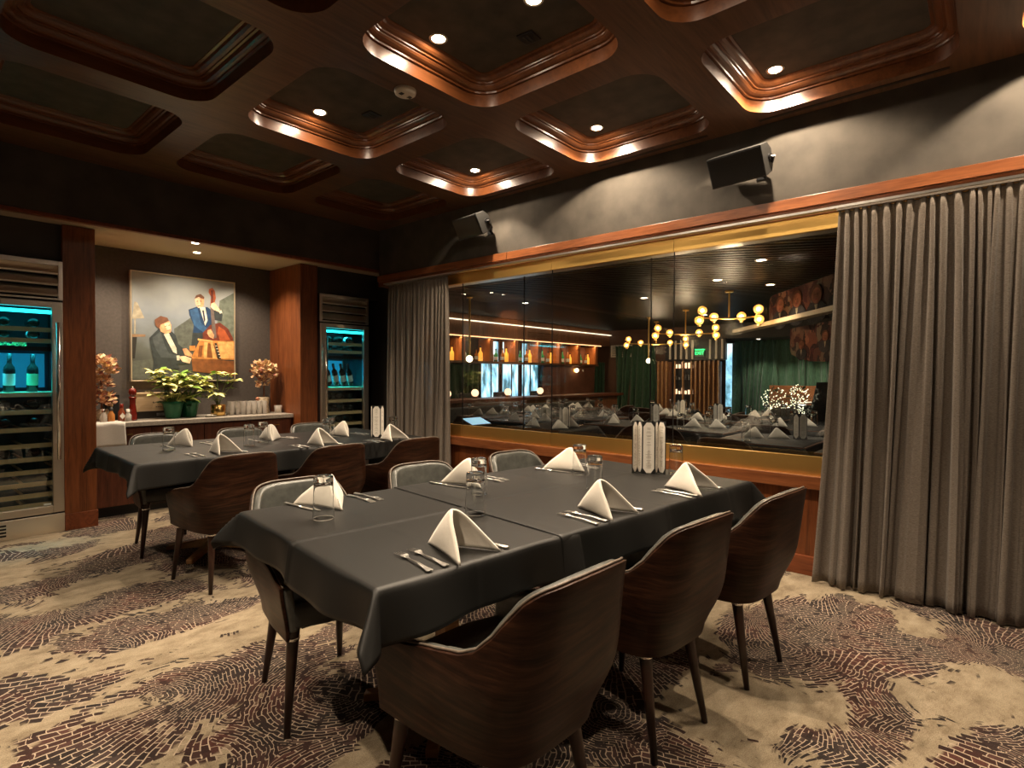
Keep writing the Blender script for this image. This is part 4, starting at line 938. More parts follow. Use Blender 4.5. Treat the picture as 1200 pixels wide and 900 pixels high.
chair(1.165, 1.055, math.radians(-3), 'nearest dining chair, its brown veneer back cut by the bottom of the photo', G1)
chair(1.890, 1.028, TH1, 'middle veneer-backed chair on the camera side of the near table', G1)
chair(2.550, 0.943, TH1, 'veneer-backed chair at the right end of the near table, by the curtain', G1)
chair(1.215, 2.070, TH1+PI, 'grey leather chair at the left end of the near table, legs in view', G1)
chair(1.885, 2.020, TH1+PI, 'grey leather chair back behind the middle of the near table', G1)
chair(2.560, 1.950, TH1+PI, 'grey leather chair back nearest the window sill, behind the near table', G1)
chair(1.462, 3.660, math.radians(-1), 'dark veneer chair, leftmost on the camera side of the far table', G2)
chair(2.080, 3.615, math.radians(-2), 'dark veneer chair in the middle of the camera side of the far table', G2)
chair(2.715, 3.545, math.radians(-3), 'dark veneer chair at the window end of the far table camera side', G2)
chair(1.470, 4.690, math.radians(178), 'grey leather chair between the far table and the sideboard, left one', G2)
chair(2.100, 4.680, math.radians(178), 'grey leather chair between the far table and the sideboard, under its right brass handle', G2)
chair(2.740, 4.665, math.radians(176), 'grey leather chair behind the far table in front of the right fridge', G2)

# ------------------------------------------------------------------ dining tables
TOP = 0.757
def table(cx, cy, th, lab):
    t = thing('dining_table', lab, 'table', (cx, cy, 0), th, 'dining tables')
    MB().box((-1.05, -0.522, TOP-0.03), (1.05, 0.522, TOP-0.003)).build('tabletop', 'walnut', t, bevel=0.004)
    for sx in (-0.45, 0.45):
        p = MB(); 
        for k in range(4):
            a = PI/4+k*PI/2; c, s = math.cos(a), math.sin(a); w = 0.022
            p.add([(c*0.03-s*w, s*0.03+c*w, 0.085), (c*0.03+s*w, s*0.03-c*w, 0.085), (c*0.33+s*w, s*0.33-c*w, 0.030), (c*0.33-s*w, s*0.33+c*w, 0.030),
                   (c*0.03-s*w, s*0.03+c*w, 0.025), (c*0.03+s*w, s*0.03-c*w, 0.025), (c*0.33+s*w, s*0.33-c*w, 0.0), (c*0.33-s*w, s*0.33+c*w, 0.0)],
                  [(0, 1, 2, 3), (7, 6, 5, 4), (0, 4, 5, 1), (1, 5, 6, 2), (2, 6, 7, 3), (3, 7, 4, 0)])
        p.xf(Matrix.Translation((sx, 0, 0))); b = p.build('pedestal_foot', 'oak', t, bevel=0.004)
        MB().box((sx-0.035, -0.035, 0.05), (sx+0.035, 0.035, TOP-0.05)).build('pedestal_column', 'oak', t, bevel=0.005)
        q = MB().box((sx-0.28, -0.03, TOP-0.055), (sx+0.28, 0.03, TOP-0.031)).box((sx-0.03, -0.36, TOP-0.055), (sx+0.03, 0.36, TOP-0.031)); q.build('top_bracket', 'oak', t, bevel=0.003)
        br = MB()
        for sy in (-1, 1): br.tube([(sx, sy*0.03, 0.42), (sx+0.0, sy*0.33, TOP-0.05)], 0.016, 8)
        br.build('brace', 'oak', t)
    return t
def cloth(cx, cy, th, lab, a0, a1, oL, oW, lift, creases, fl=34, seed=1):
    L, W = 1.052, 0.524; zt = TOP+lift
    def fn(u, v):
        a = a0+(a1-a0)*u; b = -(W+oW)+2*(W+oW)*v
        da = max(0, abs(a)-L); db = max(0, abs(b)-W); x = max(-L, min(L, a)); y = max(-W, min(W, b)); r = math.hypot(da, db)
        z = zt; 
        for (kind, c, h) in creases:
            q = (a if kind == 'a' else b)-c; z += h*math.exp(-(q/0.007)**2)
        z += 0.0012*noise.noise(Vector((a*5+seed*3, b*5, seed)))
        if r > 0:
            t = math.atan2(db, da); flare = math.radians(6+fl*math.sin(2*t)**1.5); rb = 0.012; k = 1-math.exp(-r/rb)
            out = rb*k+lift*0.8+max(0, r-rb*k)*math.sin(flare); drop = (r-rb*k)*math.cos(flare)
            s = a if db > da else b
            out += r*0.10*math.sin(s*9+seed*1.7)+r*0.05*math.sin(s*21+seed)
            for (kind, c, h) in creases:
                q = (s if (kind == 'a') == (db > da) else 9)-c; out += 1.5*h*math.exp(-(q/0.010)**2)
            x += (1 if a > 0 else -1)*out*da/r; y += (1 if b > 0 else -1)*out*db/r; z -= drop*(1+0.06*math.sin(s*5+seed))
        return (x, y, z)
    nu = int((a1-a0)/0.0125); nv = int(2*(W+oW)/0.0125)
    o = MB().grid(fn, nu, nv).build('tablecloth', 'cloth', smooth=True, solid=0.0014)
    o.location = (cx, cy, 0); o.rotation_euler = (0, 0, th); tag(o, lab, 'tablecloth', 'charcoal tablecloths'); return o
T1 = (1.933, 1.569); T2 = (2.093, 4.315); TH2 = math.radians(-2)
table(*T1, TH1, 'long dining table under charcoal cloths nearest the camera'); table(*T2, TH2, 'long dining table under a charcoal cloth in front of the sideboard')
cloth(*T1, TH1, 'charcoal tablecloth covering the left half of the near table', -1.052-0.135, -0.28, 0.135, 0.155, 0.001, [('b', 0.0, 0.005), ('a', -0.74, 0.003), ('a', -1.30, 0.003)], seed=2)
cloth(*T1, TH1, 'charcoal tablecloth overlapping from the middle to the window end of the near table', -0.375, 1.052+0.135, 0.135, 0.155, 0.0042, [('b', 0.02, 0.0022), ('a', 0.27, 0.0022), ('a', 0.80, -0.002), ('a', -0.31, -0.001)], seed=4)
cloth(*T2, TH2, 'charcoal tablecloth on the far table in front of the sideboard', -1.052-0.12, 1.052+0.12, 0.12, 0.16, 0.001, [('b', 0.08, 0.002), ('a', -0.72, 0.0022), ('a', 0.0, 0.0022), ('a', 0.7, 0.002)], fl=16, seed=7)

# ------------------------------------------------------------------ napkins, cutlery, glasses
def napkin_mesh(spread=0.09, seed=0):
    m = MB(); A = Vector((0, 0.005, 0.135)); Bk = Vector((0, 0.115, 0.0)); n = 14
    for sg in (-1, 1):
        F = Vector((sg*spread, -0.115, 0.0)); nn = (F-A).cross(Bk-A).normalized()*(1 if sg > 0 else -1)
        if nn.x*sg < 0: nn = -nn
        vs_ = []; idx = {}; q = []
        for i in range(n+1):
            for j in range(n+1-i):
                a = i/n; f = j/n; b = 1-a-f
                # round the apex: pull down
                p = A*a+F*f+Bk*b; bul = 27*a*f*b
                p = p+nn*(0.010*bul+0.012*a*f*4*0.6)
                p.z += -0.010*max(0, (a-0.8)/0.2)**2+0.004*(1-a)*math.sin(f*PI)+0.0006
                p += nn*0.003*math.sin(7*f+3*b+seed)
                idx[(i, j)] = len(vs_); vs_.append(p)
        for i in range(n):
            for j in range(n-i):
                q.append((idx[(i, j)], idx[(i+1, j)], idx[(i, j+1)]))
                if i+j < n-1: q.append((idx[(i+1, j)], idx[(i+1, j+1)], idx[(i, j+1)]))
        m.add(vs_, q)
    return m
napA = napkin_mesh(0.085, 0).build('folded_napkin', 'napkin', smooth=True, solid=0.006); napA['category'] = 'napkin'
napB = napkin_mesh(0.105, 2).build('folded_napkin', 'napkin', smooth=True, solid=0.006); napB['category'] = 'napkin'
used = set()
def place(o, loc, rz, lab, group, sc=1.0):
    if o.name in used: o = o.copy(); COL.objects.link(o)
    else: used.add(o.name)
    o.location = loc; o.rotation_euler = (0, 0, rz); o.scale = (sc, sc, sc); o['label'] = lab; o['group'] = group; return o
GN = 'white folded napkins'
CTZ = TOP+0.0035
n_specs = [(napA, 1.162, 1.238, 0.02, 'cream folded napkin nearest the camera, on the near table', CTZ), (napA, 1.863, 1.148, -0.07, 'cream folded napkin in front of the middle chair, camera side of the near table', CTZ+0.004),
 (napB, 2.497, 1.072, 0.0, 'cream folded napkin at the right end of the near table, beside the tall menus', CTZ+0.004), (napB, 1.225, 2.045, PI-0.12, 'cream folded napkin behind a glass at the left end of the near table', CTZ),
 (napA, 1.905, 1.925, PI-0.1, 'cream folded napkin in front of the middle grey chair, far side of the near table', CTZ+0.004), (napB, 2.575, 1.795, PI-0.12, 'cream folded napkin by the window sill, far side of the near table', CTZ+0.004),
 (napA, 1.525, 4.52, PI+0.05, 'white folded napkin at the sideboard side of the far table, leftmost', CTZ), (napA, 1.545, 3.95, 0.25, 'white folded napkin in front of the left veneer chair at the far table', CTZ), (napA, 2.12, 4.42, PI-0.35, 'white folded napkin at the sideboard side of the far table, middle', CTZ),
 (napA, 2.225, 3.86, 0.35, 'white folded napkin in front of the middle veneer chair at the far table', CTZ), (napA, 2.70, 4.28, PI-0.2, 'white folded napkin near the right fridge on the far table', CTZ), (napB, 2.78, 3.72, 0.2, 'white folded napkin in front of the window-end veneer chair at the far table', CTZ)]
for o, x, y, rz, lab, z in n_specs: place(o, (x, y, z), rz, lab, GN)
def fork_mesh():
    m = MB(); L = 0.20
    # handle with scalloped end, local +y = tines
    pts = [(-0.100, 0.0085), (-0.094, 0.011), (-0.084, 0.0095), (-0.07, 0.0075), (-0.03, 0.0042), (0.02, 0.0030), (0.035, 0.0045), (0.048, 0.0115), (0.06, 0.0125)]
    def z(y): return 0.003+0.007*max(0, (y-0.02)/0.04)*(1 if y < 0.06 else 1)*0.6-0.0+0.003*math.exp(-((y+0.02)/0.03)**2)
    v = []; 
    for y, w in pts: v += [(-w, y, z(y)+0.001), (0, y, z(y)+0.0028 if y < 0.04 else z(y)-0.001), (w, y, z(y)+0.001), (w, y, z(y)-0.001), (-w, y, z(y)-0.001)]
    n = len(pts); f = []
    for i in range(n-1):
        for k in range(5): f.append((i*5+k, i*5+(k+1) % 5, (i+1)*5+(k+1) % 5, (i+1)*5+k))
    f += [(4, 3, 2, 1, 0), tuple((n-1)*5+k for k in range(5))]; m.add(v, f)
    for k in range(4):
        x = -0.0105+k*0.007; zz = z(0.06)
        m.add([(x-0.0016, 0.058, zz), (x+0.0016, 0.058, zz), (x+0.0009, 0.10, zz-0.004), (x-0.0009, 0.10, zz-0.004), (x-0.0016, 0.058, zz-0.0018), (x+0.0016, 0.058, zz-0.0018), (x+0.0009, 0.10, zz-0.0055), (x-0.0009, 0.10, zz-0.0055)],
              [(0, 1, 2, 3), (7, 6, 5, 4), (0, 4, 5, 1), (1, 5, 6, 2), (2, 6, 7, 3), (3, 7, 4, 0)])
    return m
def knife():
    t = thing('table_knife', 'x', 'knife')
    m = MB().tube([(0, -0.115, 0.005), (0, -0.108, 0.0055), (0, -0.07, 0.0055), (0, -0.02, 0.005), (0, -0.005, 0.0045)], [0.006, 0.0085, 0.0065, 0.005, 0.006], 10); m.xf(Matrix.Diagonal((1, 1, 0.6, 1)))
    m.build('handle', 'silver', t, True)
    m = MB().prism([(-0.007, -0.006, 0.002), (0.008, -0.006, 0.002), (0.010, 0.05, 0.002), (0.006, 0.10, 0.002), (-0.004, 0.115, 0.002), (-0.007, 0.09, 0.002)], (0, 0, 0.0014)); m.build('blade', 'silver', t)
    return t
fork0 = fork_mesh().build('table_fork', 'silver', smooth=False, bevel=0.0004); fork0['category'] = 'fork'
knife0 = knife(); kused = [0]
def place_knife(loc, rz, lab):
    if not kused[0]: kused[0] = 1; knife0.location = loc; knife0.rotation_euler = (0, 0, rz); knife0['label'] = lab; knife0['group'] = 'knives'; return
    dup(knife0, loc, rz, lab, 'knives')
def glass_thing(loc, lab, group='upturned tumblers on the tables', sc=1.0):
    t = thing('water_glass', lab, 'glass', loc, 0, group)
    return t
GP = [(0.0385, 0.0), (0.0392, 0.0015), (0.0390, 0.004), (0.0365, 0.08), (0.0350, 0.118), (0.0352, 0.150), (0.0345, 0.158), (0.030, 0.160), (0.001, 0.159), (0.0009, 0.134), (0.026, 0.133), (0.0315, 0.130), (0.0333, 0.125), (0.0336, 0.118), (0.0350, 0.08), (0.0374, 0.005), (0.0376, 0.001), (0.0385, 0.0)]
wg = MB().lathe(GP, (0, 0, 0), 32).build('drinking_glass', 'glass', smooth=True); wg['category'] = 'glass'
cut_specs = []
NEAR = (('nearest napkin', 1.162, 1.238, -0.19, CTZ, 1), ('napkin in front of the middle camera-side chair', 1.863, 1.148, -0.15, CTZ+0.0035, 1), ('napkin beside the tall menus', 2.497, 1.072, -0.12, CTZ+0.0035, 1))
for w, x, y, a, z, s in NEAR:
    place(fork0, (x-0.150, y+0.010, z), a, 'silver fork lying outermost left of the %s' % w, 'forks'); place(fork0, (x-0.098, y+0.008, z), a+0.05, 'silver fork lying against the left of the %s' % w, 'forks')
    place_knife((x+0.118, y+0.002, z), a+0.25, 'silver knife under the right of the %s' % w)
for w, x, y, z in (('left-end napkin', 1.225, 2.045, CTZ), ('middle napkin', 1.905, 1.925, CTZ+0.0035), ('sill-side napkin', 2.575, 1.795, CTZ+0.0035)):
    a = PI-0.04
    place(fork0, (x+0.150, y+0.005, z), a, 'silver fork nearest the %s, far side of the near table' % w, 'forks'); place(fork0, (x+0.195, y+0.015, z), a+0.03, 'silver fork outermost right of the %s, far side of the near table' % w, 'forks')
    place_knife((x-0.095, y+0.05, z), PI+0.12, 'silver knife left of the %s, far side of the near table' % w)
for w, x, y, s in (('leftmost napkin by the sideboard', 1.525, 4.52, -1), ('middle napkin by the sideboard', 2.12, 4.42, -1), ('napkin near the right fridge', 2.70, 4.28, -1), ('napkin of the left veneer chair', 1.545, 3.95, 1), ('napkin of the middle veneer chair', 2.225, 3.86, 1), ('napkin of the window-end veneer chair', 2.78, 3.72, 1)):
    a = 0 if s > 0 else PI
    place(fork0, (x-s*0.14, y, CTZ), a+0.05, 'inner fork beside the %s on the far table' % w, 'forks'); place(fork0, (x-s*0.185, y, CTZ), a, 'outer fork beside the %s on the far table' % w, 'forks')
    place_knife((x+s*0.12, y, CTZ), a+0.1, 'knife beside the %s on the far table' % w)
for x, y, z, lab in ((1.515, 1.495, CTZ+0.0035, 'upturned clear tumbler behind the nearest napkin'), (2.21, 1.398, CTZ+0.0035, 'upturned clear tumbler behind the napkin of the middle camera-side chair'), (2.849, 1.288, CTZ+0.0035, 'upturned clear tumbler to the right of the tall menus on the near table'),
  (1.098, 1.876, CTZ, 'upturned clear tumbler in front of the napkin at the left end of the near table'), (1.781, 1.736, CTZ+0.0035, 'upturned clear tumbler overlapping the right of the napkin in front of the middle grey chair'), (2.496, 1.676, CTZ+0.0035, 'upturned clear tumbler beside the napkin by the window sill'),
  (1.36, 4.351, CTZ, 'upturned clear tumbler at the left end of the far table'), (1.84, 4.18, CTZ, 'upturned clear tumbler left of the middle of the far table, taller looking'), (2.0, 4.30, CTZ, 'upturned clear tumbler before the middle sideboard-side napkin'), (2.50, 4.22, CTZ, 'upturned clear tumbler, front one of two near the right fridge'), (2.60, 4.33, CTZ, 'upturned clear tumbler, rear one of two near the right fridge'), (3.02, 4.00, CTZ, 'upturned clear tumbler behind the window-end napkin of the far table')):
    place(wg, (x, y, z), rnd.random()*3, lab, 'upturned tumblers on the tables')

# standing menus
def menus(x, y, z, rz, lab, n=4, h=0.285, w=0.078):
    t = thing('standing_menu', lab, 'menu', (x, y, z), rz, 'standing menus')
    pts = [(-0.085, -0.020), (-0.055, 0.028), (-0.034, -0.030), (0.034, -0.030), (0.055, 0.030), (0.088, -0.035)] if n == 4 else [(-0.06, 0.02), (-0.035, -0.03), (0.035, -0.03), (0.05, 0.02)]
    c = MB(); pg = MB(); tx = MB(); rg = random.Random(int(x*100)); 
    for i in range(len(pts)-1):
        a = Vector((*pts[i], 0)); b = Vector((*pts[i+1], 0)); d = (b-a); l = d.length; d.normalize(); nn = Vector((d.y, -d.x, 0)) 
        c.prism([a, b, b+nn*-0.003, a+nn*-0.003], (0, 0, h))
        k = 0.016 if l > 0.05 else 0.010; q = 0.030
        outl = [(k*0.3, q), (k+0.006, 0.006), (l-k-0.006, 0.006), (l-k*0.3, q), (l-k*0.3, h-q), (l-k-0.006, h-0.006), (k+0.006, h-0.006), (k*0.3, h-q)]
        P3 = [a+d*u+nn*0.0006+Vector((0, 0, zz)) for u, zz in outl]
        pg.prism(P3, nn*0.001)
        zz = h-0.03
        while zz > 0.03:
            ww = l*rg.uniform(0.15, 0.5); 
            if rg.random() < 0.75:
                s = l/2-ww/2; 
                tx.prism([a+d*s+nn*0.0019+Vector((0, 0, zz)), a+d*(s+ww)+nn*0.0019+Vector((0, 0, zz)), a+d*(s+ww)+nn*0.0019+Vector((0, 0, zz+0.0018)), a+d*s+nn*0.0019+Vector((0, 0, zz+0.0018))], nn*0.0003)
            zz -= 0.0065
    c.build('menu_cover', 'black', t); pg.build('menu_page', 'paper', t); tx.build('menu_text', 'ink_soft', t)
    return t
menus(2.775, 1.415, CTZ+0.0035, math.radians(-58), 'tall standing black menu folder with cream pages on the near table, by the brass sill')
menus(2.82, 3.955, CTZ, math.radians(-50), 'tall standing menu folder with cream pages on the far table, in front of the fridge', 2, 0.27)
# ================================================================== dining room beyond the glass
FX0, FX1, FY0, FY1, FZ = 4.18, 12.6, -4.0, 7.7, 2.36
slab('floor_beyond', (4.16, FY0, -0.1), (FX1+0.1, FY1+0.1, 0.0), 'far_floor')
cl = slab('ceiling_beyond', (4.16, FY0, FZ+0.03), (FX1+0.1, FY1+0.1, FZ+0.10), 'slats')
m = MB(); az = math.radians(-28); dv = Vector((math.sin(az), math.cos(az), 0)); nv = Vector((dv.y, -dv.x, 0))
for k in range(-52, 100):
    c = Vector((5, 2, 0))+nv*(k*0.10); seg = []
    ts = []
    for ax, lo, hi in ((0, FX0, FX1), (1, FY0, FY1)):
        if abs(dv[ax]) > 1e-6: ts.append(sorted(((lo-c[ax])/dv[ax], (hi-c[ax])/dv[ax])))
    t0 = max(a for a, b in ts); t1 = min(b for a, b in ts)
    if t1 <= t0: continue
    a = c+dv*t0; b = c+dv*t1; w = nv*0.024
    m.prism([a-w+Vector((0, 0, FZ-0.01)), b-w+Vector((0, 0, FZ-0.01)), b+w+Vector((0, 0, FZ-0.01)), a+w+Vector((0, 0, FZ-0.01))], (0, 0, 0.045))
m.build('ceiling_slat', 'slats', cl)
slab('wall_beyond_left', (4.16, FY1, 0), (FX1+0.1, FY1+0.1, FZ+0.1), 'dark_wall')
slab('wall_beyond_far', (FX1, FY0, 0), (FX1+0.1, FY1+0.1, FZ+0.1), 'brown_wall')
slab('wall_beyond_right', (4.3, FY0-0.1, 0), (FX1+0.1, FY0, FZ+0.1), 'dark_wall')
slab('wall_beyond_near', (4.25, 5.30, 0), (4.35, FY1, FZ+0.1), 'dark_wall')
# ceiling soffit along far side and over the bar with light lines
slab('ceiling_soffit_far', (11.4, FY0, 2.05), (FX1, 5.0, FZ), 'dark_wall')
slab('ceiling_soffit_bar', (4.4, 6.95, 1.98), (11.6, FY1, FZ-0.01), 'walnut')
slab('ceiling_cove_bar', (4.4, 6.90, 2.235), (11.6, 6.948, 2.25), 'led_white')
slab('ceiling_cove_shelf', (4.4, 6.93, 1.962), (11.2, 6.948, 1.978), 'led_orange')
slab('trim_30', (11.6, 5.0, 0), (12.6, 7.7, FZ), 'brown_wall')
# bar back: glowing panels stand in for windows mirrored in the back bar
t = thing('back_bar_shelf', 'orange-lit wooden bottle shelf over the bar beyond the glass', 'shelf', (0, 7.0, 0))
MB().box((4.4, 0.0, 1.50), (11.2, 0.34, 1.54)).build('shelf_board', 'walnut', t)
m = MB(); DX = [5.35+0.72*i for i in range(9)]
for x in DX:
    MB().box((x-0.045, 0.0, 1.54), (x+0.045, 0.30, 1.96)).build('divider', 'orange_wood', t, bevel=0.003)
slab('trim_31', (4.4, 7.35, 0), (11.3, 7.40, 1.98), 'dark_wall')
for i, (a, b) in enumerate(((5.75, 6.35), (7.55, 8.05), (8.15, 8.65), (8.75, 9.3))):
    w_ = struct(MB().box((a, 7.325, 0.85), (b, 7.345, 1.94)).build('window_%d' % (20+i), 'daylight_glow'))  # emissive panel imitating a window's reflection in the bar mirror
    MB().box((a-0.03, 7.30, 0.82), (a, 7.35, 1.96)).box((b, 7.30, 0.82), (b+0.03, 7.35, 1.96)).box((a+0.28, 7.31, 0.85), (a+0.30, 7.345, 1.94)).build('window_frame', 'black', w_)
slab('trim_32', (5.0, 7.30, 0.85), (5.7, 7.34, 1.5), 'brick_grey')
slab('trim_33', (9.4, 7.28, 0.0), (11.55, 7.34, 1.95), 'terra_wall')
curtain('green_curtain', 'green curtain between the glowing mirror-reflection panels behind the bar', 'green_curtain', (6.45, 7.24), (7.45, 7.24), 1.49, 0.05, 7, 0.03, 'green drapes', 31, res=8, hook=False)
cols = ['liquor_clear', 'liquor_green', 'liquor_brown', 'amber', 'liquor_clear']
bnames = {'liquor_clear': 'clear', 'liquor_green': 'green', 'liquor_brown': 'brown', 'amber': 'glowing amber'}
ORD = ['first', 'second', 'third', 'fourth', 'fifth', 'sixth', 'seventh', 'eighth', 'ninth']
for i in range(8):
    xs = [DX[i]+0.14+0.15*k for k in range(4)]
    for k, x in enumerate(xs):
        c = 'amber' if k == 3 else cols[(i*3+k) % 3]
        t = thing('liquor_bottle', '%s bottle, %s from the left in the %s bay of the bottle shelf' % (bnames[c], ORD[k], ORD[i]), 'bottle', (x, 7.12+0.04*(k % 2), 1.54), 0, 'bottles on the back bar shelf')
        s = rnd.uniform(0.8, 1.05)
        MB().lathe([(0.001, 0), (0.042*s, 0), (0.044*s, 0.15*s), (0.015*s, 0.20*s), (0.014*s, 0.27*s), (0.001, 0.271*s)], (0, 0, 0), 10).build('bottle_body', c, t, True)
        MB().lathe([(0.016*s, 0.255*s), (0.017*s, 0.285*s), (0.001, 0.287*s)], (0, 0, 0), 8).build('cap', 'black', t)
        if k != 3: MB().lathe([(0.0452*s, 0.04*s), (0.0452*s, 0.11*s)], (0, 0, 0), 10).build('label', 'label_white', t, True)
for lx in (6.2, 8.3, 10.2):
    ld = bpy.data.lights.new('shelf_light', 'AREA'); ld.shape = 'RECTANGLE'; ld.size = 1.8; ld.size_y = 0.03; ld.energy = 9; ld.color = (1, 0.6, 0.3)
    lo = bpy.data.objects.new('shelf_light', ld); COL.objects.link(lo); lo.location = (lx, 7.02, 1.955)
# bar counter
t = thing('bar_counter', 'long dark wooden bar counter beyond the glass', 'bar', (0, 0, 0))
MB().box((4.6, 6.15, 0.0), (10.6, 6.45, 0.86)).build('bar_front', 'walnut', t); MB().box((4.55, 6.05, 0.86), (10.7, 6.50, 0.91)).build('bar_top', 'wood_cab', t, bevel=0.005)
t = thing('banquette', 'dark tufted banquette along the bar front', 'bench', (0, 0, 0))
MB().box((4.9, 5.55, 0.0), (9.4, 6.0, 0.42)).build('base', 'black', t); bq = MB().box((4.9, 5.95, 0.42), (9.4, 6.1, 0.80)).build('backrest', 'leather_dark', t, bevel=0.02)
MB().box((4.9, 5.5, 0.42), (9.4, 5.95, 0.50)).build('seat', 'leather_dark', t, bevel=0.02)
m = MB()
for i in range(30):
    for j in range(2): m.ball((5.0+i*0.15, 5.948, 0.60+j*0.12), 0.012, 6, 4)
m.build('tuft_button', 'black', bq)
for i, x in enumerate((5.75, 6.35, 7.15, 8.05)):
    t = thing('votive_lamp', 'small glowing globe lamp on the bar, %s from the left' % ORD[i], 'lamp', (x, 6.28, 0.91), 0, 'glowing lamps on the bar')
    MB().lathe([(0.001, 0), (0.05, 0), (0.05, 0.03), (0.02, 0.035)], (0, 0, 0), 14).build('base', 'walnut', t, True); MB().ball((0, 0, 0.09), 0.06, 16, 10).build('lamp_globe', 'candle', t, True)
t = thing('bar_tap', 'tall arched chrome tap at the left of the bar', 'tap', (5.35, 6.35, 0.91))
MB().tube([(0, 0, 0), (0, 0, 0.16), (0.03, 0, 0.22), (0.09, 0, 0.24), (0.14, 0, 0.20), (0.15, 0, 0.15)], 0.012).build('spout', 'chrome', t, True); MB().cyl((0, 0, 0), (0, 0, 0.03), 0.03).build('base', 'chrome', t)
for i, x in enumerate((4.95, 5.55, 6.7, 7.55, 8.6)):
    dr = thing('bar_stool', 'dark low-backed bar stool at the bar, %s from the left' % ORD[i], 'stool', (x, 6.62, 0), 0, 'bar stools')
    MB().box((-0.2, -0.2, 0.62), (0.2, 0.2, 0.68)).build('seat', 'leather_dark', dr, bevel=0.02); MB().box((-0.2, 0.16, 0.68), (0.2, 0.2, 0.98)).build('backrest', 'leather_dark', dr, bevel=0.02)
    for sx in (-1, 1):
        for sy in (-1, 1): MB().cyl((sx*0.16, sy*0.16, 0.62), (sx*0.19, sy*0.19, 0), 0.012, seg=8).build('leg', 'black_metal', dr)
# tables, napkins, chairs beyond the glass
TB = [  # x, y, w, d, where, napkins, chairs(dx,dy,rot)
 (5.30, 4.30, 0.75, 0.65, 'table nearest the far left of the glass', [(-0.2, 0.05), (-0.05, -0.28), (0.2, 0.1)], [(-0.15, -0.6, 0), (0.2, 0.62, 180)]),
 (4.80, 3.55, 0.75, 0.65, 'table just behind the left window seam', [(-0.15, 0.15), (0.1, -0.15), (-0.2, -0.2)], [(0.1, 0.6, 180), (0.1, -0.62, 0)]),
 (6.20, 3.95, 0.8, 0.7, 'second-row table left of the middle seam', [(-0.15, 0.1), (0.1, -0.1)], [(-0.6, 0.1, -90), (0.0, -0.62, 0), (0.1, 0.62, 180)]),
 (5.70, 3.15, 0.8, 0.7, 'table right of the middle seam', [(0.1, 0.25), (0.1, -0.05), (-0.2, 0.1)], [(-0.6, 0.05, -90), (0.65, 0.0, 90), (0.0, -0.62, 0)]),
 (7.40, 3.40, 0.8, 0.7, 'table before the slatted partition', [(-0.1, 0.05), (-0.3, -0.15)], [(-0.62, 0, -90), (0, -0.62, 0)]),
 (6.75, 2.65, 0.8, 0.7, 'table under the middle chandelier', [(-0.05, 0.1), (0.2, -0.1)], [(-0.62, 0, -90), (0.62, 0, 90), (0, 0.62, 180)]),
 (5.75, 2.30, 0.9, 0.75, 'table behind the seam beside the menus', [(0.0, 0.1), (0.05, -0.12)], [(-0.65, 0.05, -90), (0.65, 0, 90)]),
 (5.15, 1.45, 0.9, 0.75, 'table left of the lit tree', [(0.02, 0.15), (0.08, -0.02)], [(-0.62, 0.1, -90), (0.0, -0.60, 0)]),
 (4.85, 0.62, 0.75, 0.7, 'table at the curtain edge of the glass', [(-0.05, 0.15), (0.05, -0.1)], [(0.6, 0.1, 90)]),
 (7.85, 2.30, 0.8, 0.7, 'table before the green curtain', [(-0.1, 0.1), (0.15, 0.0)], [(-0.62, 0, -90), (0.62, 0, 90)]),
 (6.60, 1.65, 0.8, 0.7, 'table before the piano', [(-0.1, 0.1), (0.1, -0.12)], [(-0.62, 0, -90), (0.0, 0.60, 180)]),
 (8.30, 3.9, 0.8, 0.7, 'farthest table in mid room', [(-0.1, 0.1), (0.1, -0.1)], [(-0.62, 0, -90), (0.0, -0.60, 0)]),
 (5.55, 5.15, 0.8, 0.55, 'left banquette table', [(-0.2, 0.05), (0.05, 0.05), (0.25, 0.0)], []),
 (6.65, 5.15, 0.8, 0.55, 'middle banquette table', [(-0.3, 0.02), (-0.1, 0.1), (0.15, 0.05)], [(0.0, -0.55, 0)]),
 (7.75, 5.15, 0.8, 0.55, 'right banquette table', [(-0.25, 0.02), (0.0, 0.1), (0.25, 0.05)], [(0.0, -0.55, 0)]),
]
GT = 'tables in the room beyond the glass'; CH = []
MAT['far_cloth'] = fabric('far_cloth', (0.010, 0.010, 0.010), (0.018, 0.018, 0.018), 0.6, 200, sheen=0.0)
ZT = 0.745
SIDE = ['left', 'right', 'near', 'far']
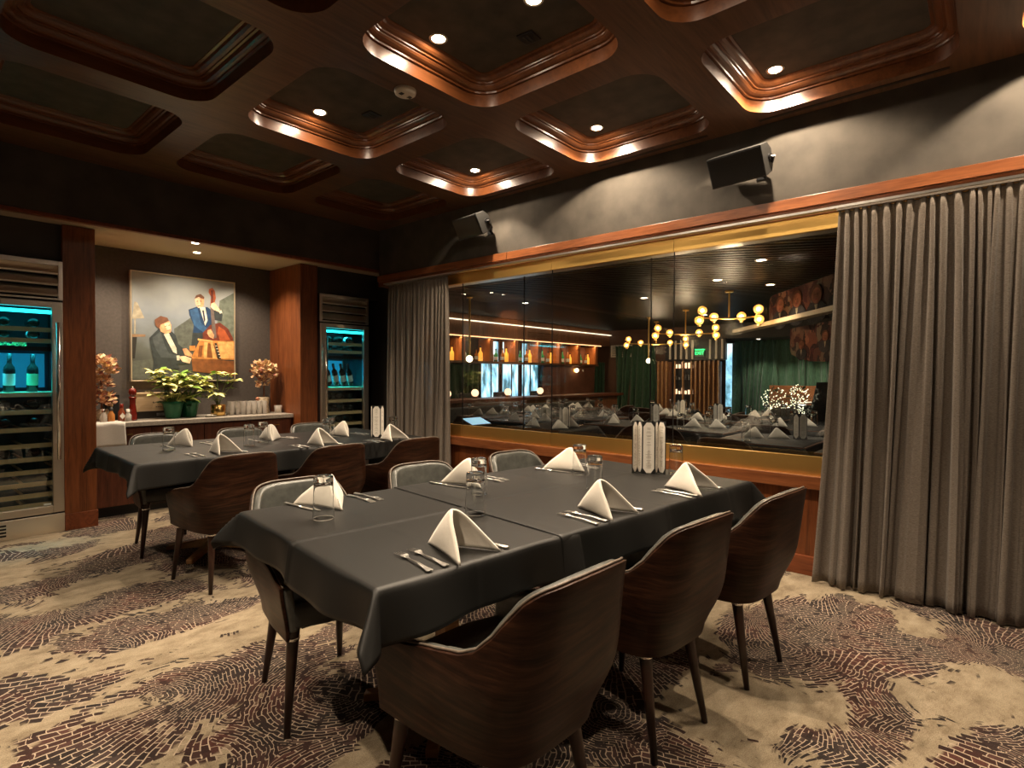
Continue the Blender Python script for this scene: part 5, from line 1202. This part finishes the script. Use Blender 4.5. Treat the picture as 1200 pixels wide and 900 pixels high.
for (x, y, w, d, wh, naps, chs) in TB:
    t = thing('restaurant_table', 'pedestal restaurant table, the %s' % wh, 'table', (x, y, 0), 0, GT)
    MB().box((-w/2, -d/2, ZT-0.03), (w/2, d/2, ZT-0.002)).build('tabletop', 'walnut', t); MB().cyl((0, 0, 0.03), (0, 0, ZT-0.03), 0.035).cyl((0, 0, 0), (0, 0, 0.03), 0.25, 0.22, 24).build('pedestal', 'black_metal', t)
    def fn(u, v, w=w, d=d):
        o = 0.22; a = -(w/2+o)+(w+2*o)*u; b = -(d/2+o)+(d+2*o)*v; L = w/2+0.003; W = d/2+0.003
        da = max(0, abs(a)-L); db = max(0, abs(b)-W); r = math.hypot(da, db); X = max(-L, min(L, a)); Y = max(-W, min(W, b)); Z = ZT
        if r > 0:
            f = math.radians(6+30*math.sin(2*math.atan2(db, da))**1.5); X += (1 if a > 0 else -1)*r*math.sin(f)*da/r; Y += (1 if b > 0 else -1)*r*math.sin(f)*db/r; Z -= r*math.cos(f)
        return (X, Y, Z)
    o = MB().grid(fn, 30, 30).build('tablecloth', 'far_cloth', smooth=True, solid=0.002); o.location = (x, y, 0); tag(o, 'black tablecloth on the %s' % wh, 'tablecloth', 'black cloths beyond the glass')
    for k, (dx, dy) in enumerate(naps):
        place(napB if k % 2 else napA, (x+dx, y+dy, ZT+0.002), (0.2 if dy < 0 else PI-0.2)+0.5*k, 'small white napkin on the %s, %s one' % (wh, ('left', 'nearer', 'third')[k]), 'napkins beyond the glass', 0.74)
    for k, (dx, dy) in enumerate(((0.25, 0.05), (0.30, -0.15), (-0.3, 0.12))):
        place(wg, (x+dx, y+dy, ZT+0.002), 0, 'upturned tumbler on the %s, %s of three' % (wh, ('middle', 'rightmost', 'leftmost')[k]), 'tumblers beyond the glass')
    for k, (dx, dy, r) in enumerate(chs):
        if any(math.hypot(x+dx-a, y+dy-b) < 0.50 for a, b in CH) or any(math.hypot(x+dx-q[0], y+dy-q[1]) < 0.50 and (q[0], q[1]) != (x, y) for q in TB): continue
        CH.append((x+dx, y+dy))
        chair(x+dx, y+dy, math.radians(r), 'restaurant chair at the %s, on its %s side' % (wh, {-90: 'window', 90: 'far', 0: 'right-hand', 180: 'bar'}[r]), 'chairs beyond the glass')
for i, (x, y, wh) in enumerate(((4.72, 3.35, 'table just behind the left window seam'), (5.95, 2.95, 'table right of the middle seam'), (5.30, 1.25, 'table left of the lit tree'), (4.72, 0.85, 'table at the curtain edge of the glass'), (6.60, 2.45, 'table under the middle chandelier'), (7.25, 3.2, 'table before the slatted partition'))):
    menus(x, y, ZT+0.003, math.radians(-50), 'small standing menu folder on the %s' % wh, 2, 0.22)
t = thing('point_of_sale_screen', 'blue-lit tilted touch screen by the window near the left curtain', 'screen', (4.62, 4.55, 0.74))
MB().box((-0.16, -0.10, 0.0), (0.16, 0.10, 0.015)).xf(Matrix.Rotation(0.35, 4, 'X')).build('screen_frame', 'black_metal', t); MB().box((-0.15, -0.09, 0.0155), (0.15, 0.09, 0.018)).xf(Matrix.Rotation(0.35, 4, 'X')).build('display', 'screen', t)
MB().cyl((0, 0.03, -0.74), (0, 0.03, 0.01), 0.02).box((-0.12, -0.1, -0.74), (0.12, 0.12, -0.72)).build('stand', 'black_metal', t)
# chandeliers
def chandelier(x, y, zs, lab, rz, span=0.42):
    t = thing('globe_chandelier', lab, 'chandelier', (x, y, FZ-0.01), rz, 'brass globe chandeliers')
    dz = zs-FZ
    MB().cyl((0, 0, 0), (0, 0, -0.02), 0.05, seg=18).build('canopy', 'brass', t)
    MB().cyl((0, 0, -0.02), (0, 0, dz+0.0), 0.010, seg=10).build('stem', 'brass', t)
    am = MB().tube([(-span, 0.0, dz), (0, 0, dz-0.02), (span, 0.0, dz)], 0.009, 8)
    gl = []
    for sx in (-1, 1):
        am.tube([(sx*span*0.55, 0, dz-0.01), (sx*span*0.55, 0.14, dz+0.02)], 0.007, 6); am.tube([(sx*span, 0, dz), (sx*span+sx*0.02, -0.10, dz+0.05)], 0.007, 6)
        gl += [(sx*span*0.55, 0.17, dz+0.025), (sx*(span+0.05), 0.02, dz-0.03), (sx*(span+0.02), -0.12, dz+0.08)]
    am.build('arm', 'brass', t)
    for p in gl:
        g = MB().ball(p, 0.056, 18, 12).build('globe_shade', 'globe_glass', t, True); MB().ball(p, 0.024, 10, 8).build('bulb', 'filament', g, True)
        MB().cyl((p[0], p[1], p[2]-0.075), (p[0], p[1], p[2]-0.06), 0.02, seg=10).build('socket', 'brass', g)
    l = bpy.data.lights.new('chandelier_light', 'POINT'); l.energy = FAR_W*0.55; l.color = (1, 0.72, 0.42); l.shadow_soft_size = 0.10
    lo = bpy.data.objects.new('chandelier_light', l); COL.objects.link(lo); lo.parent = t; lo.location = (0, 0, dz-0.12)
def gg():
    m, nt, b = new_mat('globe_glass'); b.inputs['Base Color'].default_value = (1.0, 0.62, 0.25, 1); b.inputs['Roughness'].default_value = 0.15
    b.inputs['Transmission Weight'].default_value = 0.0; b.inputs['Emission Color'].default_value = (1.0, 0.55, 0.18, 1); b.inputs['Emission Strength'].default_value = 0.7
    out = nt.nodes['Material Output']; tp = N(nt, 'ShaderNodeBsdfTransparent'); tp.inputs[0].default_value = (1, 0.8, 0.5, 1); mx = N(nt, 'ShaderNodeMixShader'); mx.inputs[0].default_value = 0.55
    nt.links.new(b.outputs[0], mx.inputs[1]); nt.links.new(tp.outputs[0], mx.inputs[2]); nt.links.new(mx.outputs[0], out.inputs[0]); return m
MAT['globe_glass'] = gg()
chandelier(6.976, 2.481, 2.03, 'brass globe chandelier nearest the glass, right of the middle seam', math.radians(-65), 0.30)
chandelier(8.566, 3.732, 1.98, 'middle brass globe chandelier in the room beyond', math.radians(-60), 0.42)
chandelier(10.1, 5.0, 1.93, 'farthest brass globe chandelier in the room beyond', math.radians(-58), 0.52)
def pendant(x, y, z, lab):
    t = thing('pendant_lamp', lab, 'lamp', (x, y, FZ-0.01), 0, 'single bulb pendants')
    MB().cyl((0, 0, 0), (0, 0, -0.015), 0.04, seg=14).build('canopy', 'brass', t); MB().cyl((0, 0, -0.015), (0, 0, z-FZ+0.05), 0.014, seg=8).build('stem', 'brass', t)
    MB().ball((0, 0, z-FZ), 0.045, 14, 10).build('bulb', 'filament_soft', t, True)
MAT['filament_soft'] = emis('filament_soft', (1.0, 0.78, 0.45), 9)
def rayp(px, py, dist):
    """point in the room seen at a pixel, used once here to list coordinates"""
    d = fw+r2*((px-600)/650.02)-u2*((py-450)/650.02); return Vector((0, 0, 1.3))+d*dist
pendant(5.35, 5.40, 1.52, 'brass pole pendant with one bare bulb in front of the bottle shelf')
pendant(9.3, 4.75, 1.57, 'brass pole pendant with one bare bulb before the slatted partition')
t = thing('wall_sconce', 'small bare bulb sconce at the right end of the bottle shelf', 'lamp', (10.6, 7.26, 1.40)); MB().cyl((0, 0.02, 0), (0, 0, 0), 0.05, seg=14).build('backplate', 'brass', t); MB().ball((0, -0.05, 0), 0.045).build('bulb', 'filament_soft', t, True)
# downlights beyond
for i, (x, y, z, lab) in enumerate(((6.3, 5.2, FZ, 'square ceiling downlight over the bar end'), (6.9, 3.6, FZ, 'long ceiling downlight left of the middle seam'), (6.1, 2.3, FZ, 'ceiling downlight just right of the middle seam'), (6.8, 1.95, FZ, 'ceiling downlight above the mural'), (5.3, 1.6, FZ, 'closest ceiling downlight to the glass beyond it'), (11.8, 3.6, 2.05, 'soffit downlight at the left end of the green curtain'), (11.8, 2.9, 2.05, 'soffit downlight above the lit tree'), (11.8, 2.3, 2.05, 'soffit downlight above the piano'), (9.5, 3.8, FZ, 'ceiling downlight before the exit sign'))):
    t = thing('room_downlight', lab, 'light', (x, y, z-0.012), 0, 'downlights beyond the glass')
    MB().lathe([(0.04, 0), (0.055, -0.003), (0.058, 0.002)], (0, 0, 0), 16).build('trim_ring', 'white_plastic', t, True); MB().poly([(0.042*math.cos(2*PI*k/16), 0.042*math.sin(2*PI*k/16), -0.001) for k in range(15, -1, -1)]).build('lens', 'far_disc', t)
    spot('lamp_light', (0, 0, -0.02), FAR_W*1.1, 110, 0.5, t, 0.05, (1, 0.82, 0.6))
# green curtains and far wall
curtain('green_curtain', 'wide green velvet curtain behind the piano', 'green_curtain', (12.35, -2.0), (12.35, 4.25), 2.06, 0.19, 42, 0.05, 'green drapes', 33, res=8, hook=False)
curtain('green_curtain', 'green curtain left of the slatted partition', 'green_curtain', (11.55, 5.75), (11.55, 6.75), 1.98, 0.02, 8, 0.05, 'green drapes', 34, res=8, hook=False)
curtain('green_curtain', 'narrow dark green curtain in the doorway beside the bar wall', 'green_curtain', (11.50, 7.0), (11.50, 7.35), 1.6, 0.02, 4, 0.04, 'green drapes', 35, res=8, hook=False)
t = thing('wall_vent', 'white louvred vent on the brown wall beyond the glass', 'vent', (11.595, 6.62, 1.86)); MB().box((-0.02, -0.28, -0.14), (0, 0.28, 0.14)).build('vent_frame', 'white_plastic', t, bevel=0.005)
m = MB()
for k in range(6): m.box((-0.024, -0.24, -0.11+k*0.04), (-0.019, 0.24, -0.095+k*0.04))
m.build('slot', 'black', t)
# slatted partition with glowing bottle niche
t = thing('slatted_partition', 'brown slatted wood partition with a lit bottle niche below the exit sign', 'partition', (11.2, 0, 0))
MB().box((0, 4.15, 0), (0.12, 5.50, 0.35)).box((0.02, 4.15, 0.35), (0.10, 4.72, 1.58)).box((0.02, 5.22, 0.35), (0.10, 5.50, 1.58)).build('panel', 'walnut', t)
for k in range(15):
    y = 4.17+k*0.093
    if 4.72 < y < 5.22 and k % 2: continue
    MB().box((-0.05, y-0.014, 0.0), (0.0, y+0.014, 1.60)).build('slat', 'oak', t)
MB().box((0.14, 4.72, 0.4), (0.18, 5.22, 1.6)).build('niche_back', 'black', t)
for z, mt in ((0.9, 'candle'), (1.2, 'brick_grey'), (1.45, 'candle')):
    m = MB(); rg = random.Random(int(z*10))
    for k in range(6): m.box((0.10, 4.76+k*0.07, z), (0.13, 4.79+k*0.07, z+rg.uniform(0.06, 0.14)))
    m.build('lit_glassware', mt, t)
slab('trim_34', (11.35, 4.10, 1.62), (11.45, 5.4, 2.05), 'black')
for k in range(10):
    if not 2 < k < 5: slab('trim_%d' % (40+k), (11.33, 4.14+k*0.125, 1.64), (11.349, 4.18+k*0.125, 2.04), 'white_plastic')
struct(MB().box((11.5, 4.02, 0.3), (11.52, 4.14, 1.95)).build('window_30', 'daylight_glow'))
t = thing('exit_sign', 'glowing green EXIT sign beyond the glass', 'sign', (11.309, 4.62, 1.76))
MB().box((0, -0.10, -0.065), (0.04, 0.10, 0.065)).build('sign_box', 'exit_dark', t, bevel=0.004)
fc = bpy.data.curves.new('lettering', 'FONT'); fc.body = 'EXIT'; fc.size = 0.095; fc.align_x = 'CENTER'; fc.align_y = 'CENTER'; fc.extrude = 0.004; fc.materials.append(MAT['exit_green'])
fo0 = bpy.data.objects.new('lettering_curve', fc); COL.objects.link(fo0); bpy.context.view_layer.update(); fm = bpy.data.meshes.new_from_object(fo0.evaluated_get(bpy.context.evaluated_depsgraph_get())); bpy.data.objects.remove(fo0); fo = bpy.data.objects.new('lettering', fm); COL.objects.link(fo); fo.parent = t; fo.location = (-0.006, 0, 0); fo.rotation_euler = (PI/2, 0, -PI/2)
MB().box((-0.004, -0.10, 0.067), (0.04, 0.10, 0.085)).build('sign_top', 'exit_green', t)
# stage, wood wall, piano, lit tree, monitor
slab('floor_stage', (10.2, -2.5, 0.0), (12.6, 3.7, 0.17), 'black')
o = MB().box((11.95, -2.0, 0.171), (12.05, 3.42, 1.10)).build('stage_screen_panel', 'orange_wood'); tag(o, 'low orange wood panel wall behind the piano', 'panel')
t = thing('upright_piano', 'black piano on the stage at the curtain edge of the glass', 'piano', (11.3, 2.67, 0.17), math.radians(-90))
MB().box((-0.05, -0.62, 0.45), (0.30, 0.62, 0.62)).build('key_case', 'piano_black', t, bevel=0.01)
MB().prism([(0.30, -0.62, 0.0), (0.58, -0.62, 0.0), (0.58, -0.62, 1.02), (0.38, -0.62, 1.02), (0.30, -0.62, 0.62)], (0, 1.24, 0)).build('case', 'piano_black', t, bevel=0.01)
MB().box((-0.04, -0.56, 0.622), (0.10, 0.56, 0.63)).build('keyboard', 'paper', t); MB().box((0.30, -0.3, 0.66), (0.33, 0.3, 0.90)).build('music_stand', 'piano_black', t)
for sy in (-0.56, 0.56): MB().lathe([(0.03, 0), (0.035, 0.05), (0.025, 0.2), (0.04, 0.45)], (0.0, sy, 0), 12).build('leg', 'piano_black', t, True)
t = thing('piano_bench', 'black piano bench in front of the piano', 'bench', (11.3, 3.12, 0.17), math.radians(-90)); MB().box((-0.16, -0.35, 0.40), (0.16, 0.35, 0.48)).build('seat', 'leather_dark', t, bevel=0.01)
for sx in (-1, 1):
    for sy in (-1, 1): MB().box((sx*0.14-0.02, sy*0.31-0.02, 0), (sx*0.14+0.02, sy*0.31+0.02, 0.40)).build('leg', 'piano_black', t)
t = thing('fairy_light_tree', 'small tree covered in warm fairy lights in front of the green curtain', 'tree', (10.35, 2.71, 0.17))
MB().lathe([(0.001, 0), (0.10, 0), (0.13, 0.22), (0.11, 0.22), (0.001, 0.2)], (0, 0, 0), 18).build('pot', 'stone', t, True)
br = MB(); lf = MB(); fl = MB(); rg = random.Random(8)
for k in range(14):
    a = rg.uniform(0, 6.28); e = Vector((math.cos(a)*rg.uniform(0.1, 0.30), math.sin(a)*0.36, rg.uniform(0.55, 1.0))); br.tube([(0, 0, 0.2), (e.x*0.3, e.y*0.3, 0.45), e], [0.014, 0.008, 0.003], 5)
for (cx_, cy_, cz_, r_) in ((0, 0.16, 0.72, 0.21), (0, -0.22, 0.80, 0.17), (0, -0.16, 0.55, 0.17), (0, 0.12, 0.55, 0.14)):
    leaf_bunch(lf, (cx_, cy_, cz_), 60, r_, 0.06, rg, [0])
    for k in range(75):
        d = Vector((rg.gauss(0, 1), rg.gauss(0, 1), rg.gauss(0, 1))).normalized()*r_*rg.uniform(0.6, 1.05); fl.ball((cx_+d.x, cy_+d.y, cz_+d.z), 0.0085, 6, 4)
br.build('trunk', 'walnut', t); lf.build('foliage', 'darkleaf', t); tag(fl.build('fairy_light', 'fairy', t), kind='stuff')
t = thing('stage_monitor', 'black wedge stage monitor at the front of the stage', 'speaker', (10.35, 2.15, 0.17)); MB().prism([(-0.15, -0.25, 0), (0.15, -0.25, 0), (0.15, -0.25, 0.26), (-0.02, -0.25, 0.26)], (0, 0.5, 0)).build('cabinet', 'speaker', t); MB().prism([(-0.155, -0.22, 0.02), (-0.03, -0.22, 0.25), (-0.035, -0.22, 0.255), (-0.16, -0.22, 0.025)], (0, 0.44, 0)).build('grille', 'black_metal', t)
# painted crowd mural above a lit ledge (generic figures) 
def crowd_mat():
    m, nt, b = new_mat('mural_ground'); v = N(nt, 'ShaderNodeTexVoronoi'); v.inputs['Scale'].default_value = 7; v.inputs['Randomness'].default_value = 1
    w = N(nt, 'ShaderNodeTexNoise'); w.inputs['Scale'].default_value = 5; w.inputs['Detail'].default_value = 4; c = coords(nt); nt.links.new(c, w.inputs['Vector'])
    a = N(nt, 'ShaderNodeVectorMath', operation='MULTIPLY_ADD'); a.inputs[1].default_value = (0.5, 0.5, 0.5); nt.links.new(w.outputs['Color'], a.inputs[0]); nt.links.new(c, a.inputs[2]); nt.links.new(a.outputs[0], v.inputs['Vector'])
    s = N(nt, 'ShaderNodeSeparateXYZ'); nt.links.new(v.outputs['Color'], s.inputs[0])
    nt.links.new(ramp(nt, s.outputs[0], [(0.0, (0.012, 0.008, 0.008)), (0.3, (0.05, 0.012, 0.012)), (0.5, (0.02, 0.016, 0.016)), (0.7, (0.11, 0.035, 0.022)), (0.88, (0.10, 0.085, 0.06)), (1.0, (0.16, 0.06, 0.035))]), b.inputs['Base Color'])
    b.inputs['Roughness'].default_value = 0.9; b.inputs['Specular IOR Level'].default_value = 0.1; return m
mt = thing('ceiling_mural', 'dark painted mural of a crowd hanging above a pale diagonal ledge', 'mural', (0, 0, 0))
p1 = Vector((8.6, 2.9, 0)); p2 = Vector((5.2, 0.35, 0)); dd = (p2-p1).normalized(); LN = (p2-p1).length; nn = Vector((dd.y, -dd.x, 0)); nn = nn if nn.x < 0 else -nn
def mq(s, z, off=0.0): return p1+dd*s+nn*off+Vector((0, 0, z))
mm = MB(); mats = ['mural_ground', 'mural_skin', 'mural_suit', 'mural_shirt', 'mural_red', 'mural_hair']
for n_, c_ in (('mural_ground', (0.035, 0.014, 0.010)), ('mural_skin', (0.13, 0.050, 0.030)), ('mural_suit', (0.022, 0.020, 0.022)), ('mural_shirt', (0.20, 0.17, 0.12)), ('mural_red', (0.13, 0.02, 0.02)), ('mural_hair', (0.06, 0.025, 0.015))): MAT[n_] = plain(n_, c_, 0.9, var=0.6, vs_=9, spec=0.05)
MAT['mural_ground'] = crowd_mat()
def face(s, z, r, up_, off):
    el = lambda cx_, cz_, rx, rz, k, mi: mm.poly([mq(cx_+1.7*rx*math.cos(2*PI*i/14), cz_+rz*math.sin(2*PI*i/14), off+0.0006*k) for i in range(14)], mi)
    el(s, z-up_*r*1.9, r*1.5, r*1.3, 1, 2); mm.poly([mq(s-r*0.35, z-up_*r*1.0, off+0.0012), mq(s+r*0.35, z-up_*r*1.0, off+0.0012), mq(s, z-up_*r*2.2, off+0.0012)], 3)
    el(s, z+up_*r*0.15, r*0.80, r*1.05, 3, 5); el(s+0.1*r, z-up_*r*0.05, r*0.66, r*0.9, 4, 1); el(s-0.2*r, z+up_*r*0.1, r*0.10, r*0.06, 5, 5); el(s+0.3*r, z+up_*r*0.1, r*0.10, r*0.06, 5, 5); el(s+0.05*r, z-up_*r*0.45, r*0.22, r*0.06, 5, 4)
pts = []
for i in range(7): a = math.radians(90+90*i/6); pts.append((0.10+0.10*math.cos(a), FZ-0.13+0.10*math.sin(a)))
up_pts = [(1.15+a[0], a[1]) for a in pts]+[(1.15, 1.98), (LN, 1.98), (LN, FZ-0.03)]
mm.poly([mq(s, z) for s, z in up_pts], 0)
rg = random.Random(4)
for k in range(7): face(1.50+k*0.48, 2.18+rg.uniform(-0.02, 0.02), rg.uniform(0.09, 0.105), 1, 0.004+k*0.004)
mm.build('mural_panel', [MAT[q] for q in mats], mt, solid=0.004)
mm = MB(); lo = [(0.95, 1.93), (0.95, 1.66), (1.0, 1.58), (1.15, 1.55), (1.5, 1.48), (LN, 1.40), (LN, 1.93)]
mm.poly([mq(s, z, -0.35) for s, z in lo], 0)
for k in range(5): face(1.3+k*0.62, 1.72+rg.uniform(-0.05, 0.05), 0.06, 1, -0.345+k*0.003)
mm.build('lower_mural_panel', mats, mt, solid=0.004)
lg = MB(); a = mq(0.25, 1.90, 0.10); b = mq(LN, 1.90, 0.10)
lg.prism([mq(0.0, 1.93, 0.0), mq(LN, 1.93, 0.0), mq(LN, 1.93, 0.14), mq(0.12, 1.93, 0.14)], (0, 0, 0.05)).build('ledge', plain('ledge', (0.50, 0.36, 0.20), 0.6), mt)
# violet stage light seen through the curtain weave
t = thing('violet_stage_light', 'violet stage light glowing through the right curtain folds', 'lamp', (8.2, -0.6, 1.15)); MB().cyl((0, 0, -0.12), (0, 0, 0.12), 0.05, seg=14).build('lens', 'purple', t); MB().cyl((0, 0, -1.15), (0, 0, -0.12), 0.015).box((-0.12, -0.12, -1.15), (0.12, 0.12, -1.13)).build('stand', 'black_metal', t)
